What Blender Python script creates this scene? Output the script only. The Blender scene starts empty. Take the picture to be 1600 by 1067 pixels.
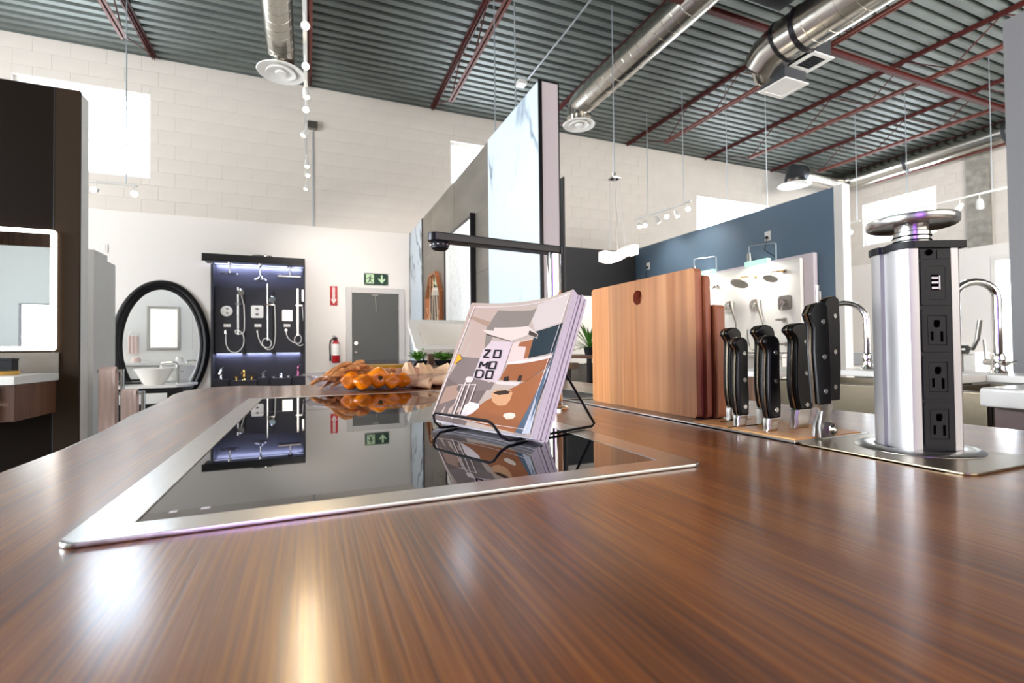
import bpy, bmesh, math, random
from mathutils import Vector, Matrix
random.seed(7)
S = bpy.context.scene
COL = S.collection
PI = math.pi
# ------------------------------------------------------------------ camera
YAW, PIT, ROL, F = math.radians(22.6), math.radians(1.03), math.radians(-.62), 760.0
EYE = Vector((0, 0, 1.04))
FW = Vector((math.sin(YAW)*math.cos(PIT), math.cos(YAW)*math.cos(PIT), math.sin(PIT)))
_r = Vector((math.cos(YAW), -math.sin(YAW), 0)); _u = _r.cross(FW)
RT = _r*math.cos(ROL) + _u*math.sin(ROL); UP = -_r*math.sin(ROL) + _u*math.cos(ROL)
cd = bpy.data.cameras.new('camera'); cam = bpy.data.objects.new('camera', cd); COL.objects.link(cam)
cam.matrix_world = Matrix(((RT.x, UP.x, -FW.x, EYE.x), (RT.y, UP.y, -FW.y, EYE.y), (RT.z, UP.z, -FW.z, EYE.z), (0, 0, 0, 1)))
cd.sensor_width = 36; cd.lens = F*36/1600; cd.clip_start = .02; cd.clip_end = 200
cd.dof.use_dof = True; cd.dof.focus_distance = .8; cd.dof.aperture_fstop = 9.0
S.camera = cam
# ------------------------------------------------------------------ world, lights, exposure
S.view_settings.view_transform = 'Standard'; S.view_settings.look = 'None'
S.view_settings.gamma = 1; S.view_settings.use_curve_mapping = False
S.view_settings.exposure = 0.30
W = bpy.data.worlds.new('sky'); S.world = W; W.use_nodes = True
nt = W.node_tree; nt.nodes.clear()
tc = nt.nodes.new('ShaderNodeTexCoord'); sx = nt.nodes.new('ShaderNodeSeparateXYZ'); cr = nt.nodes.new('ShaderNodeValToRGB')
bg = nt.nodes.new('ShaderNodeBackground'); wo = nt.nodes.new('ShaderNodeOutputWorld')
nt.links.new(tc.outputs['Generated'], sx.inputs[0]); nt.links.new(sx.outputs['Z'], cr.inputs[0])
cr.color_ramp.elements[0].color = (.86, .9, .93, 1); cr.color_ramp.elements[0].position = 0
cr.color_ramp.elements[1].color = (.62, .8, 1, 1); cr.color_ramp.elements[1].position = .6
nt.links.new(cr.outputs[0], bg.inputs[0]); bg.inputs[1].default_value = 15
nt.links.new(bg.outputs[0], wo.inputs[0])

def area(name, loc, target, sx_, sy_, power, color, spread=None):
    l = bpy.data.lights.new(name, 'AREA'); l.shape = 'RECTANGLE'; l.size = sx_; l.size_y = sy_
    l.energy = power; l.color = color
    if spread: l.spread = spread
    o = bpy.data.objects.new(name, l); COL.objects.link(o); o.location = loc
    o.rotation_euler = (Vector(target)-Vector(loc)).to_track_quat('-Z', 'Y').to_euler()
    return o
# daylight through the side glazing (left, past the dark partition)
area('side_glazing_daylight', (-6.8, 1.6, 2.2), (0, 2.2, 1.4), 5, 3.0, 330, (.90, .96, 1))
area('front_fill_light', (3.2, -5.0, 2.6), (3.2, 3.5, 2.0), 9, 2.6, 290, (1, .94, .86))  # added fill from behind the camera, brightens surfaces facing it
# unseen area light added beyond the grey partition to brighten the right side
area('aisle_fill_light', (7.6, .4, 3.4), (9.8, 7.5, 1.8), 4.5, 2.4, 330, (1, .98, .95))
# unseen area light added behind the dark partition to brighten the back wall
area('back_wall_fill', (-4.6, 5.3, 2.3), (-2.0, 8.3, 1.6), 1.2, 1.2, 35, (1, .95, .9))
# the violet display screen behind the camera
area('violet_screen_glow', (-.10, -.50, 1.28), (.35, .6, 1.0), .2, .7, 2.6, (.42, .15, 1))

# ------------------------------------------------------------------ ray helper for laying out
def hit(px, py, ax, v):
    d = RT*(px-800)/F + UP*(533.5-py)/F + FW
    i = 'xyz'.index(ax)
    return EYE + d*((v-EYE[i])/d[i])

# ------------------------------------------------------------------ materials
def C8(r, g, b):
    f = lambda v: (v/255/12.92) if v/255 <= .04045 else ((v/255+.055)/1.055)**2.4
    return (f(r), f(g), f(b), 1)
def mat(name, col, rough=.5, metal=0., noise=None, bump=None, emis=None, coat=0., trans=0., ior=1.45, spec=.5, aniso=0, alpha=None):
    m = bpy.data.materials.new(name); m.use_nodes = True; n = m.node_tree; p = n.nodes['Principled BSDF']
    p.inputs['Base Color'].default_value = col; p.inputs['Roughness'].default_value = rough; p.inputs['Metallic'].default_value = metal
    p.inputs['Coat Weight'].default_value = coat; p.inputs['Transmission Weight'].default_value = trans; p.inputs['IOR'].default_value = ior
    p.inputs['Specular IOR Level'].default_value = spec; p.inputs['Anisotropic'].default_value = aniso
    if emis:
        p.inputs['Emission Color'].default_value = emis[0]; p.inputs['Emission Strength'].default_value = emis[1]
    tcn = None
    if noise or bump:
        tcn = n.nodes.new('ShaderNodeTexCoord')
    def nz(scale, stretch, detail=4):
        mp = n.nodes.new('ShaderNodeMapping'); n.links.new(tcn.outputs['Object'], mp.inputs[0]); mp.inputs['Scale'].default_value = stretch
        t = n.nodes.new('ShaderNodeTexNoise'); t.inputs['Scale'].default_value = scale; t.inputs['Detail'].default_value = detail
        n.links.new(mp.outputs[0], t.inputs['Vector']); return t
    if noise:   # (scale, amount, stretch)
        t = nz(noise[0], noise[2] if len(noise) > 2 else (1, 1, 1))
        r = n.nodes.new('ShaderNodeValToRGB'); a = noise[1]
        r.color_ramp.elements[0].position = .3; r.color_ramp.elements[1].position = .7
        r.color_ramp.elements[0].color = (col[0]*(1-a), col[1]*(1-a), col[2]*(1-a), 1)
        r.color_ramp.elements[1].color = (min(1, col[0]*(1+a)), min(1, col[1]*(1+a)), min(1, col[2]*(1+a)), 1)
        n.links.new(t.outputs[0], r.inputs[0]); n.links.new(r.outputs[0], p.inputs['Base Color'])
    if bump:
        t = nz(bump[0], bump[2] if len(bump) > 2 else (1, 1, 1))
        bp = n.nodes.new('ShaderNodeBump'); bp.inputs['Strength'].default_value = bump[1]; bp.inputs['Distance'].default_value = .01
        n.links.new(t.outputs[0], bp.inputs['Height']); n.links.new(bp.outputs[0], p.inputs['Normal'])
    return m
def wood(name, c0, c1, c2, rough=.3, axis='y', scale=1., coat=0., bumps=.05, fine=1., fmix=.38):
    """long grained timber: slow colour bands plus fine pores, along one axis"""
    m = bpy.data.materials.new(name); m.use_nodes = True; n = m.node_tree; L = n.links.new; p = n.nodes['Principled BSDF']
    t = n.nodes.new('ShaderNodeTexCoord')
    st = {'x': (.05, 1, 1), 'y': (1, .05, 1), 'z': (1, 1, .05)}[axis]
    m1 = n.nodes.new('ShaderNodeMapping'); m1.inputs['Scale'].default_value = st; L(t.outputs['Object'], m1.inputs[0])
    wv = n.nodes.new('ShaderNodeTexNoise'); wv.inputs['Scale'].default_value = 14*scale; wv.inputs['Detail'].default_value = 5; wv.inputs['Distortion'].default_value = 1.1
    L(m1.outputs[0], wv.inputs[0])
    st2 = tuple(a if a == 1 else .02 for a in st)
    m2 = n.nodes.new('ShaderNodeMapping'); m2.inputs['Scale'].default_value = st2; L(t.outputs['Object'], m2.inputs[0])
    fn = n.nodes.new('ShaderNodeTexNoise'); fn.inputs['Scale'].default_value = 160*scale*fine; fn.inputs['Detail'].default_value = 3
    L(m2.outputs[0], fn.inputs[0])
    mx = n.nodes.new('ShaderNodeMix'); mx.data_type = 'FLOAT'; mx.inputs[0].default_value = fmix
    L(wv.outputs[0], mx.inputs[2]); L(fn.outputs[0], mx.inputs[3])
    r = n.nodes.new('ShaderNodeValToRGB'); e = r.color_ramp.elements
    e[0].position = .36; e[0].color = c0; e[1].position = .66; e[1].color = c2
    k = e.new(.5); k.color = c1
    L(mx.outputs[0], r.inputs[0]); L(r.outputs[0], p.inputs['Base Color'])
    bp = n.nodes.new('ShaderNodeBump'); bp.inputs['Strength'].default_value = bumps; bp.inputs['Distance'].default_value = .004
    L(fn.outputs[0], bp.inputs['Height']); L(bp.outputs[0], p.inputs['Normal'])
    mr = n.nodes.new('ShaderNodeMapRange'); mr.inputs[3].default_value = rough*.75; mr.inputs[4].default_value = rough*1.3
    L(fn.outputs[0], mr.inputs[0]); L(mr.outputs[0], p.inputs['Roughness'])
    p.inputs['Coat Weight'].default_value = coat; p.inputs['Coat Roughness'].default_value = .19
    return m
def clear(name, tint=(1, 1, 1, 1), rough=.0, gl=.08):
    m = bpy.data.materials.new(name); m.use_nodes = True; n = m.node_tree; n.nodes.remove(n.nodes['Principled BSDF'])
    o = n.nodes['Material Output']; a = n.nodes.new('ShaderNodeBsdfTransparent'); a.inputs[0].default_value = tint
    g = n.nodes.new('ShaderNodeBsdfGlossy'); g.inputs['Roughness'].default_value = rough
    lw = n.nodes.new('ShaderNodeLayerWeight'); lw.inputs[0].default_value = .5; fr = n.nodes.new('ShaderNodeMath'); fr.operation = 'POWER'; fr.inputs[1].default_value = 3.5; n.links.new(lw.outputs['Facing'], fr.inputs[0])
    x = n.nodes.new('ShaderNodeMixShader'); mlt = n.nodes.new('ShaderNodeMath'); mlt.operation = 'MULTIPLY_ADD'; mlt.inputs[1].default_value = .32; mlt.inputs[2].default_value = .04; n.links.new(fr.outputs[0], mlt.inputs[0]); n.links.new(mlt.outputs[0], x.inputs[0]); n.links.new(a.outputs[0], x.inputs[1]); n.links.new(g.outputs[0], x.inputs[2])
    n.links.new(x.outputs[0], o.inputs[0]); return m
def glow(name, col, st):
    m = bpy.data.materials.new(name); m.use_nodes = True; p = m.node_tree.nodes['Principled BSDF']
    p.inputs['Base Color'].default_value = (.8, .8, .8, 1); p.inputs['Emission Color'].default_value = col; p.inputs['Emission Strength'].default_value = st
    return m
def marble(name, base, vein, scale, w=.03, veins=True):
    m = bpy.data.materials.new(name); m.use_nodes = True; n = m.node_tree; L = n.links.new; p = n.nodes['Principled BSDF']
    t = n.nodes.new('ShaderNodeTexCoord'); nn = n.nodes.new('ShaderNodeTexNoise'); nn.inputs['Scale'].default_value = scale*.5; nn.inputs['Detail'].default_value = 7
    nn.inputs['Distortion'].default_value = 1.2
    mp = n.nodes.new('ShaderNodeMapping'); mp.inputs['Rotation'].default_value = (.7, .2, .3); mp.inputs['Scale'].default_value = (1, 1.6, .55)
    L(t.outputs['Object'], mp.inputs[0]); L(mp.outputs[0], nn.inputs[0])
    s = n.nodes.new('ShaderNodeMath'); s.operation = 'SUBTRACT'; s.inputs[1].default_value = .5; L(nn.outputs[0], s.inputs[0])
    ab = n.nodes.new('ShaderNodeMath'); ab.operation = 'ABSOLUTE'; L(s.outputs[0], ab.inputs[0])
    r = n.nodes.new('ShaderNodeValToRGB'); e = r.color_ramp.elements; e[0].position = 0; e[0].color = vein; e[1].position = w; e[1].color = base
    L(ab.outputs[0], r.inputs[0])
    n2 = n.nodes.new('ShaderNodeTexNoise'); n2.inputs['Scale'].default_value = scale*1.3; L(t.outputs['Object'], n2.inputs[0])
    r2 = n.nodes.new('ShaderNodeValToRGB'); r2.color_ramp.elements[0].position = .45; r2.color_ramp.elements[1].position = .6
    L(n2.outputs[0], r2.inputs[0])
    mx = n.nodes.new('ShaderNodeMix'); mx.data_type = 'RGBA'; L(r2.outputs[0], mx.inputs[0]); L(r.outputs[0], mx.inputs[6]); mx.inputs[7].default_value = base
    L(mx.outputs[2], p.inputs['Base Color']); p.inputs['Roughness'].default_value = .12
    return m

M = {}
M['counter'] = wood('walnut_counter', C8(88, 45, 11), C8(130, 74, 22), C8(170, 108, 42), rough=.42, axis='y', coat=.8, bumps=.16, fine=2.1, fmix=.52)
M['steel'] = mat('brushed_steel', C8(196, 194, 190), .28, 1, bump=(60, .05, (1, .02, 1)))
M['steel_dark'] = mat('steel_satin', C8(150, 146, 140), .33, 1)
M['chrome'] = mat('chrome', C8(225, 222, 218), .07, 1)
M['black_glass'] = mat('black_ceramic_glass', (.004, .004, .005, 1), .015, 0, ior=1.6, spec=.5)
M['alu'] = mat('anodised_aluminium', C8(182, 180, 180), .46, .8)
M['black'] = mat('black_plastic', C8(19, 19, 24), .5, spec=.3)
M['black_soft'] = mat('black_handle', C8(8, 8, 9), .33, spec=.4)
M['black_paint'] = mat('black_paint', C8(14, 12, 15), .4)
M['black_metal'] = mat('black_metal', C8(22, 20, 26), .3, .3)
M['hole'] = mat('socket_slot', (.001, .001, .001, 1), .9, spec=.0)
M['white'] = mat('white_paint', C8(226, 222, 216), .55)
M['block'] = mat('painted_block', C8(214, 206, 197), .6, noise=(3, .03), bump=(70, .15))
M['rear_paint'] = mat('rear_wall_paint', C8(150, 152, 148), .6)
M['drywall'] = mat('white_drywall', C8(232, 226, 220), .5)
M['concrete'] = mat('bare_concrete', C8(150, 146, 138), .85, noise=(6, .3), bump=(30, .5))
M['deck'] = mat('galvanised_deck', C8(104, 110, 106), .5, .2, noise=(1.5, .22, (1, 3, 1)))
M['red'] = mat('red_oxide_steel', C8(74, 24, 20), .6, noise=(9, .15))
M['red2'] = mat('red_oxide_dusty', C8(104, 50, 40), .6, noise=(9, .12))
M['spiral'] = mat('galvanised_spiral_duct', C8(190, 186, 178), .22, 1, bump=(5, .15))
M['duct_grey'] = mat('grey_duct_box', C8(74, 76, 80), .45, .6)
M['white_metal'] = mat('white_enamel', C8(235, 233, 228), .35)
M['charcoal'] = mat('charcoal_wall', C8(42, 42, 45), .55)
M['blue'] = mat('slate_blue_wall', C8(86, 108, 128), .5)
M['pinkwhite'] = mat('off_white_end', C8(222, 210, 216), .45)
M['greywall'] = mat('grey_partition', C8(120, 118, 120), .5)
M['floor'] = mat('polished_concrete_floor', C8(120, 116, 110), .22, noise=(1.2, .15))
M['marble'] = marble('white_marble', C8(206, 220, 232), C8(70, 84, 100), 1.1, .022)
M['tile'] = mat('grey_stone_tile', C8(106, 99, 90), .35, noise=(1.6, .25, (1, 1, 2.5)))
M['mirror'] = mat('mirror_silver', (.93, .95, .95, 1), .01, 1)
M['wood_frame'] = wood('oak_frame', C8(110, 60, 30), C8(150, 90, 50), C8(180, 112, 66), .4, 'z')
M['walnut'] = wood('walnut_veneer', C8(64, 42, 30), C8(98, 66, 48), C8(120, 84, 62), .4, 'z')
M['walnut2'] = wood('oak_drawer', C8(96, 58, 32), C8(130, 84, 48), C8(150, 100, 60), .4, 'x')
M['bamboo'] = wood('bamboo', C8(150, 90, 46), C8(182, 122, 70), C8(200, 142, 88), .42, 'z', scale=.9, bumps=.03, fine=.8)
M['bamboo_dark'] = wood('bamboo_edge', C8(122, 62, 40), C8(146, 80, 56), C8(164, 98, 72), .42, 'z', scale=.8, bumps=.03)
M['bamboo_flat'] = wood('bamboo_block', C8(206, 140, 72), C8(228, 166, 98), C8(240, 184, 116), .4, 'y', scale=1., bumps=.03)
M['glass'] = clear('window_glass', (.96, .98, 1, 1))
M['acrylic'] = clear('clear_acrylic', (.93, .92, .96, 1))
M['brass'] = mat('brass', C8(214, 172, 96), .15, 1)
M['tang'] = mat('brassy_tang', C8(186, 172, 152), .22, 1)
M['mirror_glow_tint'] = mat('black_panel_glow_tint', C8(50, 38, 28), .6, spec=.1)  # black panel strip with the lit mirror's warm glow put into its colour
M['black_wall'] = mat('black_wall', C8(26, 19, 15), .6, spec=.06)
M['gunmetal'] = mat('display_black', C8(34, 34, 42), .42)
M['porcelain'] = mat('porcelain', C8(240, 236, 228), .08, coat=.6)
M['quartz'] = mat('white_quartz', C8(228, 224, 218), .2, noise=(20, .03))
M['towel'] = mat('pink_towel', C8(222, 196, 186), .9, bump=(300, .4))
M['led_white'] = glow('mirror_led_strip', (1, .9, .78, 1), 4.0)
M['led_blue'] = glow('cool_led_strip', (.62, .68, 1, 1), 2)
M['lamp'] = glow('warm_bulb', (1, .78, .5, 1), 60)
M['lamp_soft'] = glow('warm_bulb_soft', (1, .83, .62, 1), 14)
M['crystal'] = glow('crystal_glow', (1, .86, .7, 1), 2.2)
M['teal'] = glow('teal_glass_shade', (.35, .95, .75, 1), .55)
M['sign_green'] = mat('sign_green', C8(24, 56, 40), .5)
M['sign_pale'] = mat('sign_pale', C8(198, 222, 180), .5)
M['sign_red'] = mat('sign_red', C8(178, 22, 30), .4)
M['ext_red'] = mat('extinguisher_red', C8(170, 20, 26), .25, coat=.4)
M['label_white'] = mat('printed_label', C8(235, 230, 224), .5)
M['door'] = mat('dark_grey_door', C8(86, 86, 84), .45)
M['doorframe'] = mat('door_frame_grey', C8(196, 192, 188), .45)
M['leaf'] = mat('palm_leaf', C8(70, 120, 40), .45)
M['herb'] = mat('green_herb', C8(88, 138, 44), .6)
M['pepper'] = mat('orange_pepper', C8(255, 142, 4), .2, coat=.5)
M['pepper_core'] = mat('pepper_stem', C8(58, 66, 22), .6)
M['pita'] = mat('toasted_pita', C8(226, 164, 104), .75, noise=(60, .35), bump=(80, .4))
M['wrap'] = mat('flour_wrap', C8(246, 208, 168), .7, noise=(40, .12), bump=(60, .2))
M['bread'] = mat('bread_slice', C8(206, 160, 132), .75, noise=(60, .12))
M['dip'] = mat('yellow_dip', C8(226, 176, 34), .4)
M['aubergine'] = mat('red_onion', C8(82, 40, 34), .4)
M['pages'] = mat('magazine_pages', C8(232, 226, 236), .45)
M['cable'] = mat('white_cable', C8(235, 232, 228), .5)
M['apron'] = mat('sink_steel', C8(128, 116, 98), .34, 1, bump=(60, .05, (.02, 1, 1)))
M['rod'] = mat('zinc_rod', C8(186, 194, 200), .35, .7)

# ------------------------------------------------------------------ mesh builder
class B:
    def __init__(s): s.bm = bmesh.new(); s.mi = 0
    def _f(s, vs):
        try: f = s.bm.faces.new(vs); f.material_index = s.mi; return f
        except ValueError: return None
    def box(s, x0, x1, y0, y1, z0, z1):
        return s.obox(((x0+x1)/2, (y0+y1)/2, (z0+z1)/2), (1, 0, 0), (0, 1, 0), (0, 0, 1), abs(x1-x0)/2, abs(y1-y0)/2, abs(z1-z0)/2)
    def obox(s, c, u, v, w, a, b, d):
        c, u, v, w = Vector(c), Vector(u)*a, Vector(v)*b, Vector(w)*d
        V = [s.bm.verts.new(c+u*i+v*j+w*k) for i in (-1, 1) for j in (-1, 1) for k in (-1, 1)]
        for q in ((0, 1, 3, 2), (4, 6, 7, 5), (0, 4, 5, 1), (2, 3, 7, 6), (0, 2, 6, 4), (1, 5, 7, 3)): s._f([V[i] for i in q])
        return s
    def ring(s, c, n, r, seg, ref=None, ph=0):
        n = Vector(n).normalized(); a = Vector(ref) if ref is not None else n.orthogonal(); a = (a-n*a.dot(n)).normalized(); b = n.cross(a)
        return [s.bm.verts.new(Vector(c)+(a*math.cos(ph+2*PI*i/seg)+b*math.sin(ph+2*PI*i/seg))*r) for i in range(seg)]
    def bridge(s, A, Bv):
        k = len(A)
        for i in range(k): s._f([A[i], A[(i+1) % k], Bv[(i+1) % k], Bv[i]])
    def cyl(s, p0, p1, r0, r1=None, seg=16, cap=True):
        p0, p1 = Vector(p0), Vector(p1); n = p1-p0; ref = n.orthogonal(); r1 = r0 if r1 is None else r1
        A = s.ring(p0, n, r0, seg, ref); D = s.ring(p1, n, r1, seg, ref); s.bridge(A, D)
        if cap: s._f(A[::-1]); s._f(D)
        return s
    def tube(s, pts, r, seg=8, closed=False):
        P = [Vector(p) for p in pts]; k = len(P); rr = r if isinstance(r, (list, tuple)) else [r]*k
        ref = None; rings = []
        for i in range(k):
            if closed: t = P[(i+1) % k]-P[i-1]
            else: t = P[min(i+1, k-1)]-P[max(i-1, 0)]
            t.normalize()
            if ref is None: ref = t.orthogonal().normalized()
            ref = (ref-t*ref.dot(t)).normalized()
            rings.append(s.ring(P[i], t, rr[i], seg, ref))
        for i in range(k-1): s.bridge(rings[i], rings[i+1])
        if closed: s.bridge(rings[-1], rings[0])
        else: s._f(rings[0][::-1]); s._f(rings[-1])
        return s
    def lathe(s, prof, c=(0, 0, 0), seg=24, ax=(0, 0, 1), sx=1, sy=1):
        c = Vector(c); ax = Vector(ax).normalized(); a = Vector((1, 0, 0)) if abs(ax.x) < .9 else Vector((0, 0, 1)); a = (a-ax*a.dot(ax)).normalized(); b = ax.cross(a)
        rings = []
        for r, z in prof:
            if r < 1e-5: rings.append([s.bm.verts.new(c+ax*z)])
            else: rings.append([s.bm.verts.new(c+ax*z+a*(r*sx*math.cos(2*PI*i/seg))+b*(r*sy*math.sin(2*PI*i/seg))) for i in range(seg)])
        for A, D in zip(rings, rings[1:]):
            for i in range(seg):
                j = (i+1) % seg
                if len(A) == 1 and len(D) == 1: continue
                if len(A) == 1: s._f([A[0], D[j], D[i]])
                elif len(D) == 1: s._f([A[i], A[j], D[0]])
                else: s._f([A[i], A[j], D[j], D[i]])
        return s
    def prism(s, poly, o, u, v, w):
        """poly in (u,v) extruded by vector w"""
        o, u, v, w = Vector(o), Vector(u), Vector(v), Vector(w)
        A = [s.bm.verts.new(o+u*p[0]+v*p[1]) for p in poly]; D = [s.bm.verts.new(o+u*p[0]+v*p[1]+w) for p in poly]
        s.bridge(A, D); s._f(A[::-1]); s._f(D); return s
    def plate(s, loops, o, u, v, w):
        """outer loop + hole loops, filled and given thickness w"""
        o, u, v, w = Vector(o), Vector(u), Vector(v), Vector(w)
        es = []; n0 = []
        for lp in loops:
            vs = [s.bm.verts.new(o+u*p[0]+v*p[1]) for p in lp]; n0.append(vs)
            es += [s.bm.edges.new((vs[i], vs[(i+1) % len(vs)])) for i in range(len(vs))]
        r = bmesh.ops.triangle_fill(s.bm, edges=es, use_beauty=True)
        fs = [g for g in r['geom'] if isinstance(g, bmesh.types.BMFace)]
        for f in fs: f.material_index = s.mi
        mp = {}
        for vs in n0:
            D = []
            for a in vs: b = s.bm.verts.new(a.co+w); mp[a] = b; D.append(b)
            s.bridge(vs, D)
        for f in fs: s._f([mp[a] for a in reversed(f.verts)])
        return s
    def sph(s, c, r, seg=16, rg=10, rot=None):
        r = (r, r, r) if not isinstance(r, (list, tuple)) else r
        mtx = Matrix.Translation(Vector(c)) @ (rot.to_4x4() if rot else Matrix()) @ Matrix.Diagonal((r[0], r[1], r[2], 1))
        q = bmesh.ops.create_uvsphere(s.bm, u_segments=seg, v_segments=rg, radius=1, matrix=mtx)
        for v in q['verts']:
            for f in v.link_faces: f.material_index = s.mi
        return s
    def sheet(s, f, nu, nv, th=None):
        """grid surface f(u,v)->Vector; th gives a second skin along the normal"""
        g = [[s.bm.verts.new(f(i/nu, j/nv)) for j in range(nv+1)] for i in range(nu+1)]
        for i in range(nu):
            for j in range(nv): s._f([g[i][j], g[i+1][j], g[i+1][j+1], g[i][j+1]])
        if th:
            e = 1e-3; h = []
            for i in range(nu+1):
                row = []
                for j in range(nv+1):
                    u, v = i/nu, j/nv
                    du = f(min(1, u+e), v)-f(max(0, u-e), v); dv = f(u, min(1, v+e))-f(u, max(0, v-e)); n = du.cross(dv)
                    if n.length > 0: n.normalize()
                    row.append(s.bm.verts.new(g[i][j].co-n*th))
                h.append(row)
            for i in range(nu):
                for j in range(nv): s._f([h[i][j], h[i][j+1], h[i+1][j+1], h[i+1][j]])
            for i in range(nu):
                s._f([g[i][0], h[i][0], h[i+1][0], g[i+1][0]]); s._f([g[i][nv], g[i+1][nv], h[i+1][nv], h[i][nv]])
            for j in range(nv):
                s._f([g[0][j], g[0][j+1], h[0][j+1], h[0][j]]); s._f([g[nu][j], h[nu][j], h[nu][j+1], g[nu][j+1]])
        return s

def base_of(p):
    v = Vector((0, 0, 0))
    while p is not None: v += p.location; p = p.parent
    return v
def obj(name, b, m, parent=None, bevel=0, ang=38, flat=False, seg=2, local=False):
    bm = b.bm
    bmesh.ops.recalc_face_normals(bm, faces=bm.faces[:])
    if bevel:
        es = [e for e in bm.edges if len(e.link_faces) == 2 and e.calc_face_angle(0) > .6]
        bmesh.ops.bevel(bm, geom=es, offset=bevel, segments=seg, profile=.5, affect='EDGES', clamp_overlap=True)
    if not flat:
        for f in bm.faces: f.smooth = True
        a = math.radians(ang)
        for e in bm.edges:
            if len(e.link_faces) == 2 and e.calc_face_angle(0) > a: e.smooth = False
    if not local:
        if parent is None:
            vs = [v.co for v in bm.verts]
            o0 = Vector(((min(v.x for v in vs)+max(v.x for v in vs))/2, (min(v.y for v in vs)+max(v.y for v in vs))/2, min(v.z for v in vs)))
        else: o0 = base_of(parent)
        bmesh.ops.translate(bm, verts=bm.verts[:], vec=-o0)
    me = bpy.data.meshes.new(name); bm.to_mesh(me); bm.free()
    for k in (m if isinstance(m, (list, tuple)) else [m]): me.materials.append(M[k] if isinstance(k, str) else k)
    o = bpy.data.objects.new(name, me); COL.objects.link(o)
    if bevel and not flat:
        wn = o.modifiers.new('weighted_normals', 'WEIGHTED_NORMAL'); wn.keep_sharp = True; wn.weight = 100
    if parent is None:
        if not local: o.location = o0
    else: o.parent = parent
    return o
def thing(name, label, cat, loc, group=None):
    o = bpy.data.objects.new(name, None); COL.objects.link(o); o.location = loc; o.empty_display_size = .05
    o['label'] = label; o['category'] = cat
    if group: o['group'] = group
    return o
def tag(o, label, cat, group=None, kind=None):
    o['label'] = label; o['category'] = cat
    if group: o['group'] = group
    if kind: o['kind'] = kind
    return o
def struct(name, b, m, parent=None, **k):
    o = obj(name, b, m, parent, **k)
    if parent is None: o['kind'] = 'structure'
    return o
def dup(root, loc, label=None, rot=None, group=None):
    r = root.copy(); COL.objects.link(r); r.location = loc
    if label: r['label'] = label
    if group: r['group'] = group
    if rot is not None: r.rotation_euler = rot
    for ch in list(root.children):
        c = ch.copy(); COL.objects.link(c); c.parent = r
        for g in list(ch.children):
            d = g.copy(); COL.objects.link(d); d.parent = c
    return r
def copy_part(o, loc, parent, rot=None, scale=None):
    c = o.copy(); COL.objects.link(c); c.parent = parent; c.location = loc
    if rot is not None: c.rotation_euler = rot
    if scale is not None: c.scale = scale
    return c
def circ(cx, cy, r, n=24, sy=None): return [(cx+r*math.cos(2*PI*i/n), cy+(sy or r)*math.sin(2*PI*i/n)) for i in range(n)]
def rrect(x0, x1, y0, y1, r, n=4):
    P = []
    for cx, cy, a in ((x1-r, y1-r, 0), (x0+r, y1-r, PI/2), (x0+r, y0+r, PI), (x1-r, y0+r, 1.5*PI)):
        P += [(cx+r*math.cos(a+PI/2*i/n), cy+r*math.sin(a+PI/2*i/n)) for i in range(n+1)]
    return P
def text(name, s, size, o, u, v, m, parent, depth=.0006, align='CENTER'):
    cu = bpy.data.curves.new(name, 'FONT'); cu.body = s; cu.size = size; cu.extrude = depth/2; cu.align_x = align; cu.align_y = 'CENTER'
    tmp = bpy.data.objects.new(name, cu); COL.objects.link(tmp)
    me = bpy.data.meshes.new_from_object(tmp.evaluated_get(bpy.context.evaluated_depsgraph_get()))
    bpy.data.objects.remove(tmp); bpy.data.curves.remove(cu)
    u, v = Vector(u).normalized(), Vector(v).normalized(); w = u.cross(v); o = Vector(o)-base_of(parent)
    me.transform(Matrix(((u.x, v.x, w.x, o.x), (u.y, v.y, w.y, o.y), (u.z, v.z, w.z, o.z), (0, 0, 0, 1))))
    me.materials.clear(); me.materials.append(M[m]); ob = bpy.data.objects.new(name, me); COL.objects.link(ob); ob.parent = parent
    return ob
X, Y, Z = Vector((1, 0, 0)), Vector((0, 1, 0)), Vector((0, 0, 1))
def bez(p0, p1, p2, p3, n=12):
    p0, p1, p2, p3 = map(Vector, (p0, p1, p2, p3)); return [p0*(1-t)**3+p1*3*t*(1-t)**2+p2*3*t*t*(1-t)+p3*t**3 for t in [i/n for i in range(n+1)]]
CT = .92   # counter top height
# ================================================================== SETTING
RW = 12.55; BW = 8.30; LED = 3.04; CZ = 5.30
struct('floor', B().box(-7, RW+.3, -5.4, BW+.4, -.1, 0), 'floor')
wins_b = [(-3.61, -2.10, 3.55, 4.76), (2.33, 3.80, 3.55, 4.79), (7.98, 10.2, 3.45, 4.44)]
wins_r = [(6.16, 7.69, 3.50, 4.52)]
def wall_boxes(b, mk, a0, a1, z0, z1, wins):
    """fill a wall rectangle around its windows"""
    xs = sorted({a0, a1, *[w[0] for w in wins], *[w[1] for w in wins]})
    for p, q in zip(xs, xs[1:]):
        ws = [w for w in wins if w[0] <= p+1e-6 and w[1] >= q-1e-6]
        if not ws: mk(b, p, q, z0, z1)
        else:
            w = ws[0]; mk(b, p, q, z0, w[2]); mk(b, p, q, w[3], z1)
wb = B(); wall_boxes(wb, lambda b, p, q, z0, z1: b.box(p, q, BW+.066, BW+.3, z0, z1), -7, RW+.3, LED, CZ+.25, wins_b)
wb.box(-7, RW+.3, BW, BW+.3, 0, LED)
wallb = struct('wall_back', wb, 'drywall')
wr = B(); wall_boxes(wr, lambda b, p, q, z0, z1: b.box(RW+.066, RW+.3, p, q, z0, z1), -5.4, BW, LED, CZ+.25, wins_r)
wr.box(RW, RW+.3, 5.2, BW, 0, LED); wr.box(RW, RW+.3, -5.4, 4.45, 0, LED); wr.box(RW, RW+.3, 4.45, 5.2, 2.75, LED)
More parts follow.
